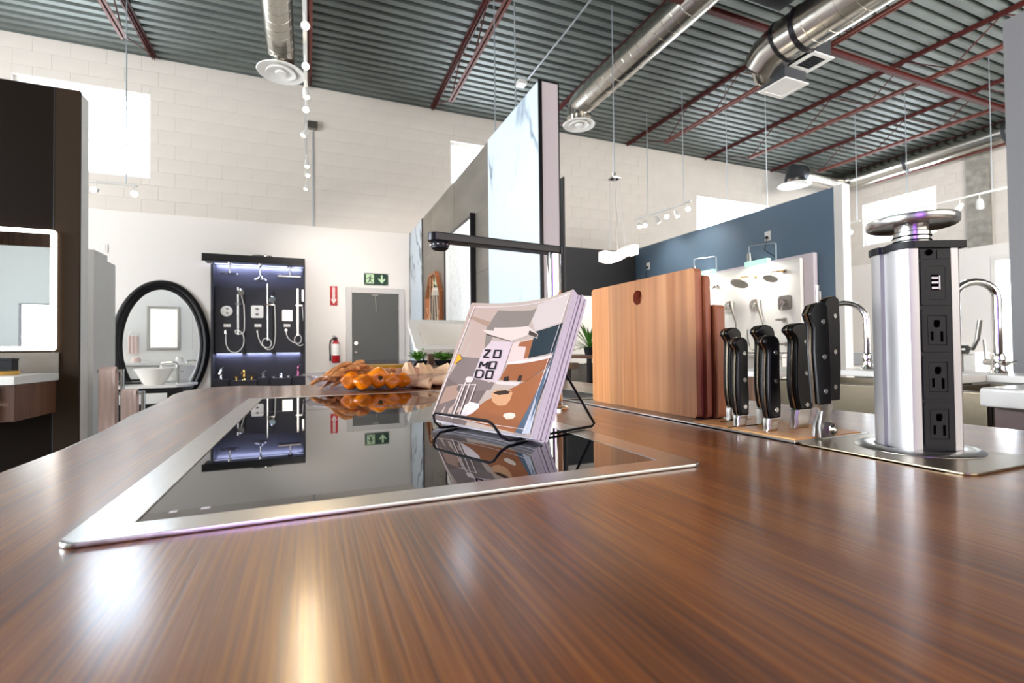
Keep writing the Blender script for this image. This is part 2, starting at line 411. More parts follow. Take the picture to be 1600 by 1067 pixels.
wallr = struct('wall_right', wr, 'drywall')
struct('wall_left', B().box(-7.2, -7, -5.4, .6, 0, CZ+.25).box(-7.2, -7, .6, 5.4, 3.6, CZ+.25).box(-7.2, -7, 5.4, BW+.3, 0, CZ+.25).box(-7.2, -7, .6, 5.4, 0, .5), 'drywall')
# painted concrete blocks: every block a piece
def blocks(wall, a0, a1, wins, back, limit_a):
    base = base_of(wall); BL, BH, g = .40, .2055, .0012
    rows = int((CZ-LED)/BH)+1; cache = {}; rest = B(); nrest = 0; cnt = 0
    for r in range(rows):
        z0 = LED+r*BH; z1 = min(z0+BH, CZ+.02)
        if z1-z0 < .03: continue
        x = a0-(BL/2 if r % 2 else 0)
        while x < a1:
            p0, p1 = max(x, a0), min(x+BL, a1); x += BL
            segs = [(p0, p1, z0, z1)]
            for w in wins:
                ns = []
                for (s0, s1, t0, t1) in segs:
                    if s1 <= w[0] or s0 >= w[1] or t1 <= w[2] or t0 >= w[3]: ns.append((s0, s1, t0, t1)); continue
                    if s0 < w[0]: ns.append((s0, w[0], t0, t1))
                    if s1 > w[1]: ns.append((w[1], s1, t0, t1))
                    m0, m1 = max(s0, w[0]), min(s1, w[1])
                    if t0 < w[2]: ns.append((m0, m1, t0, w[2]))
                    if t1 > w[3]: ns.append((m0, m1, w[3], t1))
                segs = ns
            for (s0, s1, t0, t1) in segs:
                if s1-s0 < .03 or t1-t0 < .02: continue
                a, h = (s1-s0)/2-g/2, (t1-t0)/2-g/2; j = random.uniform(-.0008, .0008)
                cc = ((s0+s1)/2, BW+.09+j, (t0+t1)/2) if back else (RW+.09+j, (s0+s1)/2, (t0+t1)/2)
                if (s0 if back else -s0) > limit_a:
                    if back: rest.box(cc[0]-a, cc[0]+a, BW+.06+j, BW+.12, cc[2]-h, cc[2]+h)
                    else: rest.box(RW+.06+j, RW+.12, cc[1]-a, cc[1]+a, cc[2]-h, cc[2]+h)
                    nrest += 1; continue
                key = (round(a, 3), round(h, 3))
                if key not in cache:
                    q = B(); q.box(-a, a, -.03, .03, -h, h) if back else q.box(-.03, .03, -a, a, -h, h)
                    o = obj('block', q, 'block', wall, bevel=.002, seg=1, local=True, flat=True); o.location = Vector(cc)-base; cache[key] = o
                else: copy_part(cache[key], Vector(cc)-base, wall)
                cnt += 1
    if nrest:
        o = obj('block', rest, 'block', wall, flat=True); o['kind'] = 'stuff'
    return cnt, nrest
print('blocks back', blocks(wallb, -4.6, RW, wins_b, True, 6.6))
print('blocks right', blocks(wallr, 2.4, BW, wins_r, False, -4.3))
def window(n, horizontal, a0, a1, z0, z1, mull):
    fr = B(); f = .05; d0, d1 = .12, .19
    def bx(b, p, q, s, t, e0=d0, e1=d1):
        if horizontal: b.box(p, q, BW+e0, BW+e1, s, t)
        else: b.box(RW+e0, RW+e1, p, q, s, t)
    bx(fr, a0, a1, z0, z0+f); bx(fr, a0, a1, z1-f, z1); bx(fr, a0, a0+f, z0+f, z1-f); bx(fr, a1-f, a1, z0+f, z1-f)
    for q in mull: bx(fr, a0+f, a1-f, q, q+.02)
    w = struct('window_%d' % n, fr, 'white_metal', bevel=.004)
    p = B(); bx(p, a0+f, a1-f, z0+f, z1-f, .15, .156); obj('pane', p, 'glass', w)
window(1, True, *wins_b[0], mull=[4.02, 4.66]); window(2, True, *wins_b[1], mull=[]); window(3, True, *wins_b[2], mull=[]); window(4, False, *wins_r[0], mull=[])
# glazed door in the right wall
fr = B(); fr.box(RW-.02, RW+.08, 4.40, 4.47, 0, 2.8).box(RW-.02, RW+.08, 5.18, 5.25, 0, 2.8).box(RW-.02, RW+.08, 4.47, 5.18, 2.7, 2.8)
d2 = struct('door_2', fr, 'white', bevel=.005)
obj('pane', B().box(RW+.02, RW+.026, 4.47, 5.18, .05, 2.7), 'glass', d2)
# bare concrete strips on the right wall
struct('trim_1', B().box(RW+.0, RW+.07, 5.24, 5.62, LED, 5.12), 'concrete', bevel=.004)
# ceiling deck: 0.914 m sheets with six ribs
def deck_sheet():
    b = B(); y = 0; prof = []
    for k in range(6): prof += [(y, 0), (y+.078, 0), (y+.090, .075), (y+.140, .075)]; y += .1523
    prof.append((y, 0))
    x0, x1 = -5.2, RW+.3
    A = [b.bm.verts.new((x0, p[0], p[1])) for p in prof]; D = [b.bm.verts.new((x1, p[0], p[1])) for p in prof]
    for i in range(len(A)-1): b._f([A[i], D[i], D[i+1], A[i+1]])
    return b
ceil = struct('ceiling', B().box(-7.2, RW+.3, -5.4, BW+.3, CZ+.085, CZ+.25), 'deck')
first = None; y = BW-.9138+.06
while y > -5.2:
    if first is None: first = obj('deck_sheet', deck_sheet(), 'deck', ceil, flat=True, local=True)
    o = first if abs(y-(BW-.9138+.06)) < 1e-6 else copy_part(first, (0, 0, 0), ceil)
    o.location = Vector((0, y, CZ))-base_of(ceil); y -= .9138
# open web joists
JX = [-2.05, 0.0, 2.0, 4.07, 6.1, 8.2, 10.25, 12.2]
JL = ['red oxide steel roof joist above the tall left window, leftmost of the joists', 'red oxide steel roof joist running straight above the row of warm track spotlights',
      'red oxide steel roof joist meeting the back wall left of the marble wall', 'red oxide steel roof joist passing behind the marble wall top, beside the long duct',
      'red oxide steel roof joist meeting the back wall just right of the long round duct', 'red oxide steel roof joist meeting the back wall above the white spotlight bar',
      'red oxide steel roof joist ending above the round diffuser over the blue wall', 'red oxide steel roof joist beside the duct along the right wall, rightmost of the joists']
for jx, lb in zip(JX, JL):
    t = thing('roof_joist', lb, 'joist', (jx, 4, CZ-.45), 'open web roof joists')
    tc_ = B()
    for s_ in (-1, 1):
        tc_.box(jx+s_*.010, jx+s_*.048, -3, BW+.02, CZ-.012, CZ-.004); tc_.box(jx+s_*.010, jx+s_*.016, -3, BW+.02, CZ-.05, CZ-.012)
    obj('top_chord', tc_, 'red', t, flat=True)
    bc = B()
    for s_ in (-1, 1):
        bc.box(jx+s_*.010, jx+s_*.042, -3, 7.15, CZ-.46, CZ-.452); bc.box(jx+s_*.012, jx+s_*.018, -3, 7.15, CZ-.452, CZ-.41)
    obj('bottom_chord', bc, 'red2', t, flat=True)
    yy = 7.1; up = False; L = []
    pts = []
    while yy > -2.9: pts.append((jx, yy, CZ-.43 if not up else CZ-.03)); up = not up; yy -= .55
    w0 = None
    for a, b_ in zip([(jx, BW-.1, CZ-.03)]+pts, pts):
        if a[1] > 3.0 or w0 is None:
            obj('web_rod', B().cyl(a, b_, .008, seg=6), 'red', t)
t = tag(obj('bridging_beam', B().box(-4.8, RW, 4.04, 4.10, CZ-.53, CZ-.52).box(-4.8, RW, 4.065, 4.075, CZ-.52, CZ-.48).box(-4.8, RW, 4.04, 4.10, CZ-.48, CZ-.47), 'red', flat=True),
        'red steel bridging beam crossing under the joists, parallel to the back wall', 'beam')

# ---------------- ducts
def duct(b, p0, p1, r, seg=28, pitch=.14):
    p0, p1 = Vector(p0), Vector(p1); n = (p1-p0).normalized(); L = (p1-p0).length; b.cyl(p0, p1, r, seg=seg)
def seams(b, p0, p1, r, pitch=.15, tilt=.35, seg=24):
    p0, p1 = Vector(p0), Vector(p1); n = (p1-p0).normalized(); L = (p1-p0).length; a = n.orthogonal().normalized(); c = n.cross(a)
    k = int(L/pitch)
    pts = []
    for i in range(k*seg+1):
        ph = 2*PI*i/seg; pts.append(p0+n*(L*i/(k*seg))+(a*math.cos(ph)+c*math.sin(ph))*(r+.001))
    b.tube(pts, .0025, seg=4)
def diffuser(t, c, r, neck_top):
    c = Vector(c); d = B()
    obj('neck', B().cyl(c+Z*.02, (c.x, c.y, neck_top), r*.45, seg=24), 'spiral', t)
    d.lathe([(r*.45, .03), (r*.8, .015), (r, -.01), (r*.98, -.018), (r*.72, .0), (r*.6, .02)], c, 32)
    obj('outer_cone', d, 'white_metal', t)
    d = B().lathe([(r*.5, .03), (r*.62, -.02), (r*.60, -.026), (r*.38, .0), (0, .01)], c, 32); obj('inner_cone', d, 'white_metal', t)
    obj('centre_cap', B().lathe([(0, -.03), (r*.2, -.028), (r*.24, -.01), (r*.2, .0), (0, .0)], c, 24), 'white_metal', t)
t = thing('round_duct', 'short spiral round duct with white cone diffuser above the row of track spotlights', 'duct', (-.33, 6.8, 4.6))
b = B(); duct(b, (-.33, 1.5, 4.93), (-.33, 6.75, 4.93), .165); obj('duct_run', b, 'spiral', t); b = B(); seams(b, (-.33, 2.5, 4.93), (-.33, 6.75, 4.93), .165); obj('seam', b, 'spiral', t)
obj('elbow', B().tube(bez((-.33, 6.7, 4.93), (-.33, 6.87, 4.93), (-.33, 6.9, 4.9), (-.33, 6.9, 4.76), 8), .165, 24), 'spiral', t)
diffuser(t, (-.33, 6.9, 4.68), .29, 4.78)
t = thing('round_duct', 'long spiral round duct ending in a white cone diffuser beside the marble wall top', 'duct', (3.9, 6.4, 4.5))
b = B(); duct(b, (3.9, 1.0, 4.86), (3.9, 6.3, 4.86), .19); obj('duct_run', b, 'spiral', t); b = B(); seams(b, (3.9, 2.2, 4.86), (3.9, 6.3, 4.86), .19); obj('seam', b, 'spiral', t)
obj('elbow', B().tube(bez((3.9, 6.25, 4.86), (3.9, 6.5, 4.86), (3.9, 6.55, 4.85), (3.9, 6.55, 4.66), 8), .19, 24), 'spiral', t)
diffuser(t, (3.9, 6.55, 4.56), .25, 4.7)
t = thing('round_duct', 'wide shiny round duct with a bent end and two boxed registers, upper right', 'duct', (4.9, 3.6, 4.1))
DX, DZ = 4.86, 4.42
b = B(); duct(b, (DX, .6, DZ), (DX, 3.50, DZ), .235); obj('duct_run', b, 'spiral', t)
b = B(); seams(b, (DX, .8, DZ), (DX, 3.46, DZ), .235, pitch=.16); obj('seam', b, 'spiral', t)
obj('clamp', B().cyl((DX, 3.47, DZ), (DX, 3.52, DZ), .245, seg=28), 'black_metal', t)
obj('elbow', B().tube([(DX, 3.5, DZ), (DX, 3.72, DZ)], .230, 24), 'spiral', t)
obj('clamp', B().tube([(DX, 3.72, DZ), (DX, 3.755, DZ-.005)], .240, 24), 'black_metal', t)
obj('elbow', B().tube([(DX, 3.75, DZ-.005), (DX-.01, 3.93, DZ-.05), (DX-.01, 4.06, DZ-.15)], [.228, .222, .20], 24), 'spiral', t)
obj('branch', B().tube([(DX, 4.0, DZ-.14), (DX+.06, 4.04, DZ-.20), (DX+.12, 4.02, DZ-.23)], [.14, .13, .12], 20), 'spiral', t)
obj('branch', B().tube([(DX+.15, 3.45, DZ), (DX+.28, 3.55, DZ-.02), (DX+.30, 3.62, DZ-.08)], .10, 16), 'duct_grey', t)
def register(t, c, sxx, syy, h, slats):
    cx, cy, cz = c
    bx_ = B().box(cx-sxx/2, cx+sxx/2, cy-syy/2, cy+syy/2, cz, cz+h); bo = obj('register_box', bx_, 'duct_grey', t, bevel=.004)
    obj('register_frame', B().plate([[(-sxx/2-.02, -syy/2-.02), (sxx/2+.02, -syy/2-.02), (sxx/2+.02, syy/2+.02), (-sxx/2-.02, syy/2+.02)], [(-sxx/2+.03, -syy/2+.03), (sxx/2-.03, -syy/2+.03), (sxx/2-.03, syy/2-.03), (-sxx/2+.03, syy/2-.03)]], (cx, cy, cz-.012), X, Y, Z*.012), 'white_metal', bo)
    if slats:
        sl = B()
        for i in range(7):
            y_ = cy-syy/2+.04+i*(syy-.08)/6; sl.obox((cx, y_, cz-.002), X, (0, .7, .7), (0, -.7, .7), sxx/2-.03, .012, .001)
        obj('louvre', sl, 'duct_grey', bo)
    else:
        obj('louvre', B().box(cx-sxx/2+.03, cx+sxx/2-.03, cy-syy/2+.03, cy+syy/2-.03, cz-.008, cz-.002), 'white_metal', bo)
register(t, (5.08, 3.94, 4.05), .34, .32, .22, False)
register(t, (5.14, 3.64, 4.20), .28, .27, .22, True)
t = thing('round_duct', 'galvanised round duct along the right wall turning to a white diffuser over the blue wall', 'duct', (11.9, 6, 4.7))
b = B(); duct(b, (12.15, 2.0, 5.06), (12.15, 7.4, 5.06), .20); obj('duct_run', b, 'spiral', t)
for y_ in (3.1, 4.75, 6.4): obj('clamp', B().cyl((12.15, y_, 5.06), (12.15, y_+.06, 5.06), .212, seg=24), 'duct_grey', t)
b = B(); b.tube(bez((12.15, 7.35, 5.06), (12.15, 7.75, 5.06), (12.05, 7.85, 5.06), (11.7, 7.85, 5.06), 8), .20, 24); obj('elbow', b, 'spiral', t)
b = B(); duct(b, (11.75, 7.85, 5.06), (10.3, 7.6, 4.98), .19); obj('duct_run', b, 'spiral', t)
obj('elbow', B().tube([(10.35, 7.6, 4.98), (10.1, 7.58, 4.96), (10.05, 7.56, 4.78)], [.19, .2, .2], 20), 'duct_grey', t)
diffuser(t, (10.05, 7.56, 4.68), .34, 4.8)

# ---------------- threaded rods and conduit on the wall
ct = B(); ct.cyl((.06, BW+.05, LED), (.06, BW+.05, 4.62), .012, seg=8)
t = thing('wall_conduit', 'thin grey conduit with junction box on the white block wall behind the track lights', 'conduit', (.06, BW+.05, LED))
obj('pipe', ct, 'rod', t); obj('junction_box', B().box(-.03, .13, BW-.02, BW+.06, 4.60, 4.72), 'steel_dark', t, bevel=.004)
t = tag(obj('junction_box', B().box(2.88, 3.02, 6.55, 6.69, 5.02, 5.08), 'white_metal', bevel=.004), 'small white junction box under the deck at the end of a straight conduit', 'electrical box')
tag(obj('conduit', B().tube([(3.0, 6.6, 5.06), (3.05, 5.3, 5.12), (3.05, 3.8, 5.15)], .012, 6), 'rod'), 'straight pale conduit under the deck running toward the junction box', 'conduit')
# ---------------- charcoal back section
struct('trim_2', B().box(4.2, 6.5, BW-.06, BW+.0, 0, LED-.01), 'charcoal')
# ---------------- exit door
dx0, dx1 = .545, 1.475
fr = B(); f = .10
fr.box(dx0-.0, dx0+.09, BW-.05, BW-.001, 0, 2.09).box(dx1-.09, dx1, BW-.05, BW-.001, 0, 2.09).box(dx0+.09, dx1-.09, BW-.05, BW-.001, 2.0, 2.09)
d1 = struct('door_1', fr, 'doorframe', bevel=.004)
lf = obj('door_leaf', B().box(dx0+.095, dx1-.095, BW-.035, BW-.002, .01, 1.995), 'door', d1, bevel=.003)
for z_ in (1.03, 1.18):
    obj('deadbolt', B().cyl((dx0+.15, BW-.036, z_), (dx0+.15, BW-.062, z_), .03, .026, 20).cyl((dx0+.15, BW-.062, z_), (dx0+.15, BW-.07, z_), .012, seg=12), 'chrome', lf)
obj('closer_chain', B().tube([(1.0, BW-.05, 1.99), (1.01, BW-.06, 1.85), (1.02, BW-.05, 1.72)], .008, 6).sph((1.02, BW-.05, 1.70), .014, 8, 6).box(.95, 1.05, BW-.06, BW-.04, 1.96, 1.99), 'steel_dark', lf)
for z_ in (.95, 1.75): obj('hinge', B().cyl((dx1-.1, BW-.05, z_), (dx1-.1, BW-.05, z_+.1), .01, seg=8), 'steel_dark', lf)

struct('wall_front', B().box(-7.2, RW+.3, -5.6, -5.4, 0, CZ+.25), 'walnut')

t = thing('air_handler', 'black suspended air handling box above the bend of the wide shiny duct', 'air handler', (4.5, 3.3, 4.8))
obj('casing', B().box(4.14, 4.80, 2.5, 3.75, 4.74, 5.2), 'black_metal', t, bevel=.01)
obj('flange_strip', B().box(4.13, 4.81, 2.49, 3.76, 4.90, 4.93), 'duct_grey', t)
for q in ((4.2, 2.6), (4.7, 2.6), (4.2, 3.6), (4.7, 3.6)): obj('hanger', B().cyl((q[0], q[1], 5.2), (q[0], q[1], CZ), .008, seg=6), 'rod', t)
# ================================================================== BACK WALL THINGS
t = thing('exit_sign', 'dark green exit sign with running figure and down arrow above the grey door', 'sign', (1.02, BW-.01, 2.15))
obj('panel', B().box(.83, 1.215, BW-.022, BW-.001, 2.145, 2.335), 'sign_green', t, bevel=.003)
o0 = (.83, BW-.0225, 2.145); S_ = .385/150   # sign units: 150 x 74
def sp(name, polys, m, th=-.002, par=t):
    b = B()
    for p in polys: b.prism([(x*S_, y*S_) for x, y in p], o0, X, Z, Y*th)
    return obj(name, b, m, par, flat=True)
field = sp('figure_field', [[(12, 8), (60, 8), (60, 68), (12, 68)]], 'sign_pale')
figs = [[(34, 58), (39, 61), (44, 58), (44, 53), (39, 50), (34, 53)], [(26, 49), (38, 50), (44, 40), (38, 26), (30, 28), (33, 40)], [(38, 48), (52, 44), (56, 36), (53, 35), (48, 41), (38, 43)],
        [(27, 49), (18, 42), (16, 34), (19, 33), (22, 39), (30, 44)], [(31, 30), (38, 28), (50, 22), (52, 10), (48, 10), (45, 19), (34, 23)], [(30, 30), (36, 27), (28, 14), (16, 12), (16, 16), (25, 18)]]
o0 = (.83, BW-.0245, 2.145)
sp('running_figure', figs, 'sign_green', -.001, field)
sp('down_arrow', [[(104, 64), (116, 64), (116, 32), (128, 44), (134, 38), (110, 10), (86, 38), (92, 44), (104, 32)]], 'sign_pale', -.001)
for q in ((6, 6), (144, 6), (6, 68), (144, 68)): sp('screw', [circ(q[0], q[1], 2.5, 8)], 'sign_pale', -.002)
t = thing('fire_sign', 'narrow red fire extinguisher sign with white down arrow on the back wall', 'sign', (.37, BW-.01, 1.78))
obj('panel', B().box(.305, .415, BW-.012, BW-.001, 1.79, 2.10), 'sign_red', t, bevel=.002)
b = B(); b.prism([(.012, .10), (.035, .10), (.035, .285), (.075, .285), (.075, .10), (.098, .10), (.055, .02)], (.305, BW-.0125, 1.79), X, Z, -Y*.001); ar = obj('arrow', b, 'label_white', t, flat=True)
text('lettering', 'FIRE', .026, (.36, BW-.0142, 2.088), X, Z, 'label_white', t)
text('lettering', 'EXTINGUISHER', .030, (.360, BW-.0142, 1.965), -Z, X, 'sign_red', t)
t = thing('fire_extinguisher', 'red fire extinguisher with white label and black hose hanging left of the door', 'extinguisher', (.37, BW-.09, .86))
obj('cylinder', B().lathe([(0, 0), (.055, 0), (.062, .01), (.062, .27), (.05, .32), (.02, .345), (.018, .36), (0, .36)], (.385, BW-.09, .87), 20), 'ext_red', t)
obj('instruction_label', B().lathe([(.0628, .12), (.0635, .12), (.0635, .30), (.0628, .30)], (.385, BW-.09, .87), 20), 'label_white', t)
obj('valve', B().cyl((.385, BW-.09, 1.22), (.385, BW-.09, 1.26), .02, seg=12).box(.34, .41, BW-.10, BW-.08, 1.255, 1.275), 'black', t)
obj('handle', B().tube([(.40, BW-.09, 1.265), (.36, BW-.10, 1.30), (.33, BW-.11, 1.29)], .008, 6), 'steel_dark', t)
obj('hose', B().tube(bez((.36, BW-.09, 1.25), (.29, BW-.10, 1.26), (.29, BW-.10, 1.15), (.30, BW-.10, .98), 12), .011, 8), 'black', t)
obj('hose_nozzle', B().cyl((.30, BW-.10, 1.0), (.303, BW-.10, .90), .013, .018, seg=10), 'black', t)
obj('wall_bracket', B().box(.35, .42, BW-.035, BW-.001, .95, 1.25), 'sign_red', t)
p0 = hit(157, 380, 'y', BW)
t = thing('wall_plate', 'small blank white wall plate high on the back wall above the oval mirror', 'wall plate', (-2.6, BW-.01, 2.45))
obj('plate', B().box(-2.66, -2.56, BW-.012, BW-.001, 2.44, 2.56), 'white', t, bevel=.003); obj('switch_insert', B().box(-2.635, -2.585, BW-.016, BW-.012, 2.46, 2.54), 'white_metal', t, bevel=.001)

# ---------------- shower fittings display
t = thing('shower_display', 'tall black shower fittings display cabinet with blue white strip lights on back wall', 'display stand', (-.7, BW-.2, 0))
x0, x1, yb, yf = -1.31, -.06, BW-.002, BW-.28
# local frame: everything measured on the display's front plane
obj('back_panel', B().box(x0, x1, yb-.05, yb, 0, 2.42), 'gunmetal', t, bevel=.003)
obj('side_panel', B().box(x1-.03, x1, BW-.20, yb-.05, .0, 2.33), 'gunmetal', t)
obj('side_panel', B().box(x0, x0+.03, BW-.20, yb-.05, .0, 2.33), 'gunmetal', t)
obj('canopy', B().box(x0-.07, x1, yf-.16, yb-.05, 2.36, 2.44), 'black_paint', t, bevel=.004)
obj('canopy_lip', B().box(x0-.07, x1, yf-.16, yf-.14, 2.335, 2.359), 'black_paint', t)
obj('led_strip', B().box(x0+.03, x1-.03, BW-.10, BW-.09, 2.356, 2.359), 'led_blue', t)
px = [x0+.04, x0+.04+.395, x0+.04+.395*2]
zb, zt = 1.04, 2.02
brd = []
for k in range(3):
    brd.append(obj('raised_panel', B().box(px[k], px[k]+.355, BW-.10, BW-.052, zb, zt), 'gunmetal', t, bevel=.003))
    obj('led_strip', B().box(px[k]+.01, px[k]+.345, BW-.075, BW-.066, zb-.006, zb-.001), 'led_blue', t)
shx = [x0, x0+.17, x0+.56, x0+.80, x0+.99 if False else x0+1.05]
shelves = [(x0+.03, x0+.22, .66), (x0+.25, x0+.58, .64), (x0+.60, x0+.74, .67), (x0+.77, x0+1.05, .66), (x0+1.08, x1-.03, .68)]
for a, c, z_ in shelves:
    obj('shelf_box', B().box(a, c, BW-.20, BW-.052, .50, z_-.001), 'gunmetal', t, bevel=.003)
    obj('led_strip', B().box(a+.01, c-.01, BW-.10, BW-.085, .493, .499), 'led_blue', t)
def strip_light(x_, z_, w, p):
    l = bpy.data.lights.new('strip_light', 'AREA'); l.shape = 'RECTANGLE'; l.size = w; l.size_y = .02; l.energy = p; l.color = (.58, .64, 1)
    o = bpy.data.objects.new('strip_light', l); COL.objects.link(o); o.location = (x_, BW-.13 if z_ > 2 else BW-.075, z_); o.rotation_euler = Vector((0, .5 if z_ > 2 else .1, -1)).to_track_quat('-Z', 'Y').to_euler()
strip_light((x0+x1)/2, 2.345, 1.15, 14)
for k in range(3): strip_light(px[k]+.178, zb-.012, .33, 2.5)
for a, c, z_ in shelves: strip_light((a+c)/2, .485, c-a-.03, 1.2)
# overhead shower heads
def P_(px_, py_, y_=BW-.24): return hit(px_, py_, 'y', y_)
t1 = thing('rain_shower_head', 'round chrome rain shower head hanging left under the black display canopy', 'shower head', P_(360, 433))
c = P_(359, 429); obj('head', B().lathe([(0, -.006), (.115, -.006), (.12, 0), (.115, .008), (.03, .016), (0, .02)], c, 28), 'chrome', t1)
obj('arm', B().cyl(c, (c.x, c.y, 2.355), .011, seg=10), 'white_metal', t1); obj('flange', B().cyl((c.x, c.y, 2.33), (c.x, c.y, 2.359), .022, .028, seg=16), 'chrome', t1)
t1 = thing('rain_shower_head', 'bell shaped chrome rain shower head in the middle of the black display', 'shower head', P_(407, 438))
c = P_(407, 438); obj('head', B().lathe([(0, -.012), (.098, -.012), (.105, 0), (.095, .012), (.04, .03), (.02, .06), (0, .065)], c, 28), 'chrome', t1)
obj('arm', B().cyl((c.x, c.y, c.z+.05), (c.x, c.y, 2.355), .011, seg=10), 'chrome', t1); obj('flange', B().cyl((c.x, c.y, 2.33), (c.x, c.y, 2.359), .022, .028, seg=16), 'chrome', t1)
t1 = thing('rain_shower_head', 'square chrome rain shower head at the right under the black display canopy', 'shower head', P_(453, 433))
c = P_(453, 433); obj('head', B().box(c.x-.16, c.x+.15, c.y-.12, c.y+.12, c.z-.012, c.z+.01), 'chrome', t1, bevel=.002)
obj('arm', B().cyl((c.x, c.y, c.z), (c.x, c.y, 2.355), .013, seg=4), 'white_metal', t1); obj('flange', B().box(c.x-.035, c.x+.035, c.y-.035, c.y+.035, 2.33, 2.359), 'chrome', t1)
# hand shower sets
fy = BW-.10
def Q(px_, py_, off=.0): return hit(px_, py_, 'y', fy-off)
def handset(lb, bar, top, bot, head, hang, coil, end, el, m='chrome', flat=False):
    t1 = thing('hand_shower', lb, 'hand shower', Q(bar, bot))
    a, c2 = Q(bar, top, .05), Q(bar, bot, .05); c2.x = a.x
    b = B()
    b.box(a.x-.011, a.x+.011, a.y-.008, a.y+.008, c2.z, a.z) if flat else b.cyl(c2, a, .010, seg=12)
    obj('slide_bar', b, m, t1)
    for z_ in (a.z-.02, c2.z+.02): obj('bar_bracket', B().cyl((a.x, a.y, z_), (a.x, fy-.001, z_), .013, seg=10), 'chrome', t1)
    h = Q(*head, .09)
    if flat: obj('head', B().box(h.x-.014, h.x+.014, h.y-.012, h.y+.012, h.z-.09, h.z+.09), 'chrome', t1, bevel=.003)
    else:
        obj('head', B().lathe([(0, -.01), (.045, -.01), (.05, 0), (.04, .014), (.015, .03), (0, .03)], h, 20, ax=(-.25, .9, .25)), 'chrome', t1)
        g = Q(*hang, .07); obj('handle', B().tube([h+Vector((0, .02, 0)), (h+g)/2+Vector((0, .01, 0)), g], [.013, .011, .009], 8), 'chrome', t1)
    g = Q(*hang, .07); obj('slider', B().box(min(a.x, g.x)-.03, max(a.x, g.x)+.005, a.y-.012, a.y+.012, g.z-.012, g.z+.012), 'chrome', t1, bevel=.003)
    pts = [g]+[Q(*q, .05) for q in coil]+[Q(*end, .035)]
    # smooth the hose
    sm = []
    for i in range(len(pts)-1):
        p0_, p1_, p2_, p3_ = pts[max(i-1, 0)], pts[i], pts[i+1], pts[min(i+2, len(pts)-1)]
        for k in range(6):
            s_ = k/6; sm.append(.5*((2*p1_)+(p2_-p0_)*s_+(2*p0_-5*p1_+4*p2_-p3_)*s_*s_+(3*p1_-p0_-3*p2_+p3_)*s_**3))
    sm.append(pts[-1]); obj('hose', B().tube(sm, .0065, 6), 'white_metal', t1)
    e = Q(*end); obj('wall_elbow', B().cyl((e.x, fy-.001, e.z), (e.x, fy-.04, e.z), .022, .018, seg=14).cyl((e.x, fy-.035, e.z), (e.x, fy-.035, e.z-.04), .01, seg=8), el, t1)
handset('chrome hand shower on a slide bar with long looping hose, left panel of black display', 372, 449, 523, (376, 457), (381, 475), [(382, 500), (381, 518), (375, 522), (369, 521), (368, 516), (374, 517), (380, 524), (381, 535), (377, 545), (368, 551), (358, 547), (353, 535)], (353, 517), 'chrome')
handset('chrome hand shower on riser rail with double hose loop, middle panel of black display', 418, 443, 532, (425, 468), (429, 476), [(430, 500), (430, 525), (427, 542), (418, 546), (410, 538), (412, 530), (419, 529), (424, 536), (420, 543), (410, 540), (404, 528)], (402, 516), 'chrome')
handset('slim square chrome hand shower on flat bar, right panel of black display', 465, 451, 524, (473, 462), (472, 477), [(474, 500), (477, 520), (476, 535), (469, 540), (461, 535), (461, 527), (467, 523), (471, 528), (468, 536), (457, 534), (449, 526)], (447, 516), 'chrome', flat=True)
t1 = thing('shower_valve', 'round chrome shower valve plate with two knobs, left panel of black display', 'valve', Q(354, 486))
c = Q(354, 486); obj('plate', B().cyl((c.x, fy-.001, c.z), (c.x, fy-.012, c.z), .078, .074, seg=32), 'white_metal', t1)
for dz in (-.03, .032): obj('knob', B().cyl((c.x+.01, fy-.012, c.z+dz), (c.x+.01, fy-.045, c.z+dz), .022, .018, seg=14), 'chrome', t1); obj('lever', B().box(c.x+.005, c.x+.04, fy-.045, fy-.035, c.z+dz-.004, c.z+dz+.004), 'chrome', t1)
t1 = thing('shower_valve', 'square shower valve plate with scooped corners, middle panel of black display', 'valve', Q(402, 487))
c = Q(402, 487); obj('plate', B().prism(rrect(-.082, .082, -.092, .092, .02), (c.x, fy-.001, c.z), X, Z, -Y*.012), 'white_metal', t1)
for dz in (-.04, .04):
    obj('knob', B().cyl((c.x, fy-.012, c.z+dz), (c.x, fy-.045, c.z+dz), .018, .014, seg=14), 'chrome', t1); obj('lever', B().box(c.x-.028, c.x+.028, fy-.05, fy-.042, c.z+dz-.005, c.z+dz+.005), 'chrome', t1)
t1 = thing('shower_valve', 'plain rectangular shower valve plate mirroring violet light, right panel of black display', 'valve', Q(448, 493))
c = Q(449, 493); obj('plate', B().box(c.x-.07, c.x+.07, fy-.012, fy-.001, c.z-.085, c.z+.085), 'chrome', t1, bevel=.002)
for dz in (-.035, .035): obj('lever', B().box(c.x-.01, c.x+.04, fy-.04, fy-.012, c.z+dz-.006, c.z+dz+.006), 'chrome', t1)
for i, (a, lb) in enumerate(((355, 'cream product card under the round valve plate on black display'), (403, 'cream product card under the middle square valve plate on black display'), (448.5, 'cream product card under the right rectangular valve plate on black display'))):
    c = Q(a, 508.5); tag(obj('product_card', B().box(c.x-.045, c.x+.045, fy-.004, fy-.0005, c.z-.022, c.z+.022), 'label_white', bevel=.0008), lb, 'card')
for z_, lb in ((542, 'upper of two white price cards at the left edge of the black display'), (549, 'lower of two white price cards at the left edge of the black display')):
    c = hit(345, z_, 'y', BW-.055); tag(obj('price_card', B().box(c.x-.045, c.x+.05, BW-.06, BW-.0525, c.z-.028, c.z+.028), 'label_white', bevel=.001), lb, 'card')
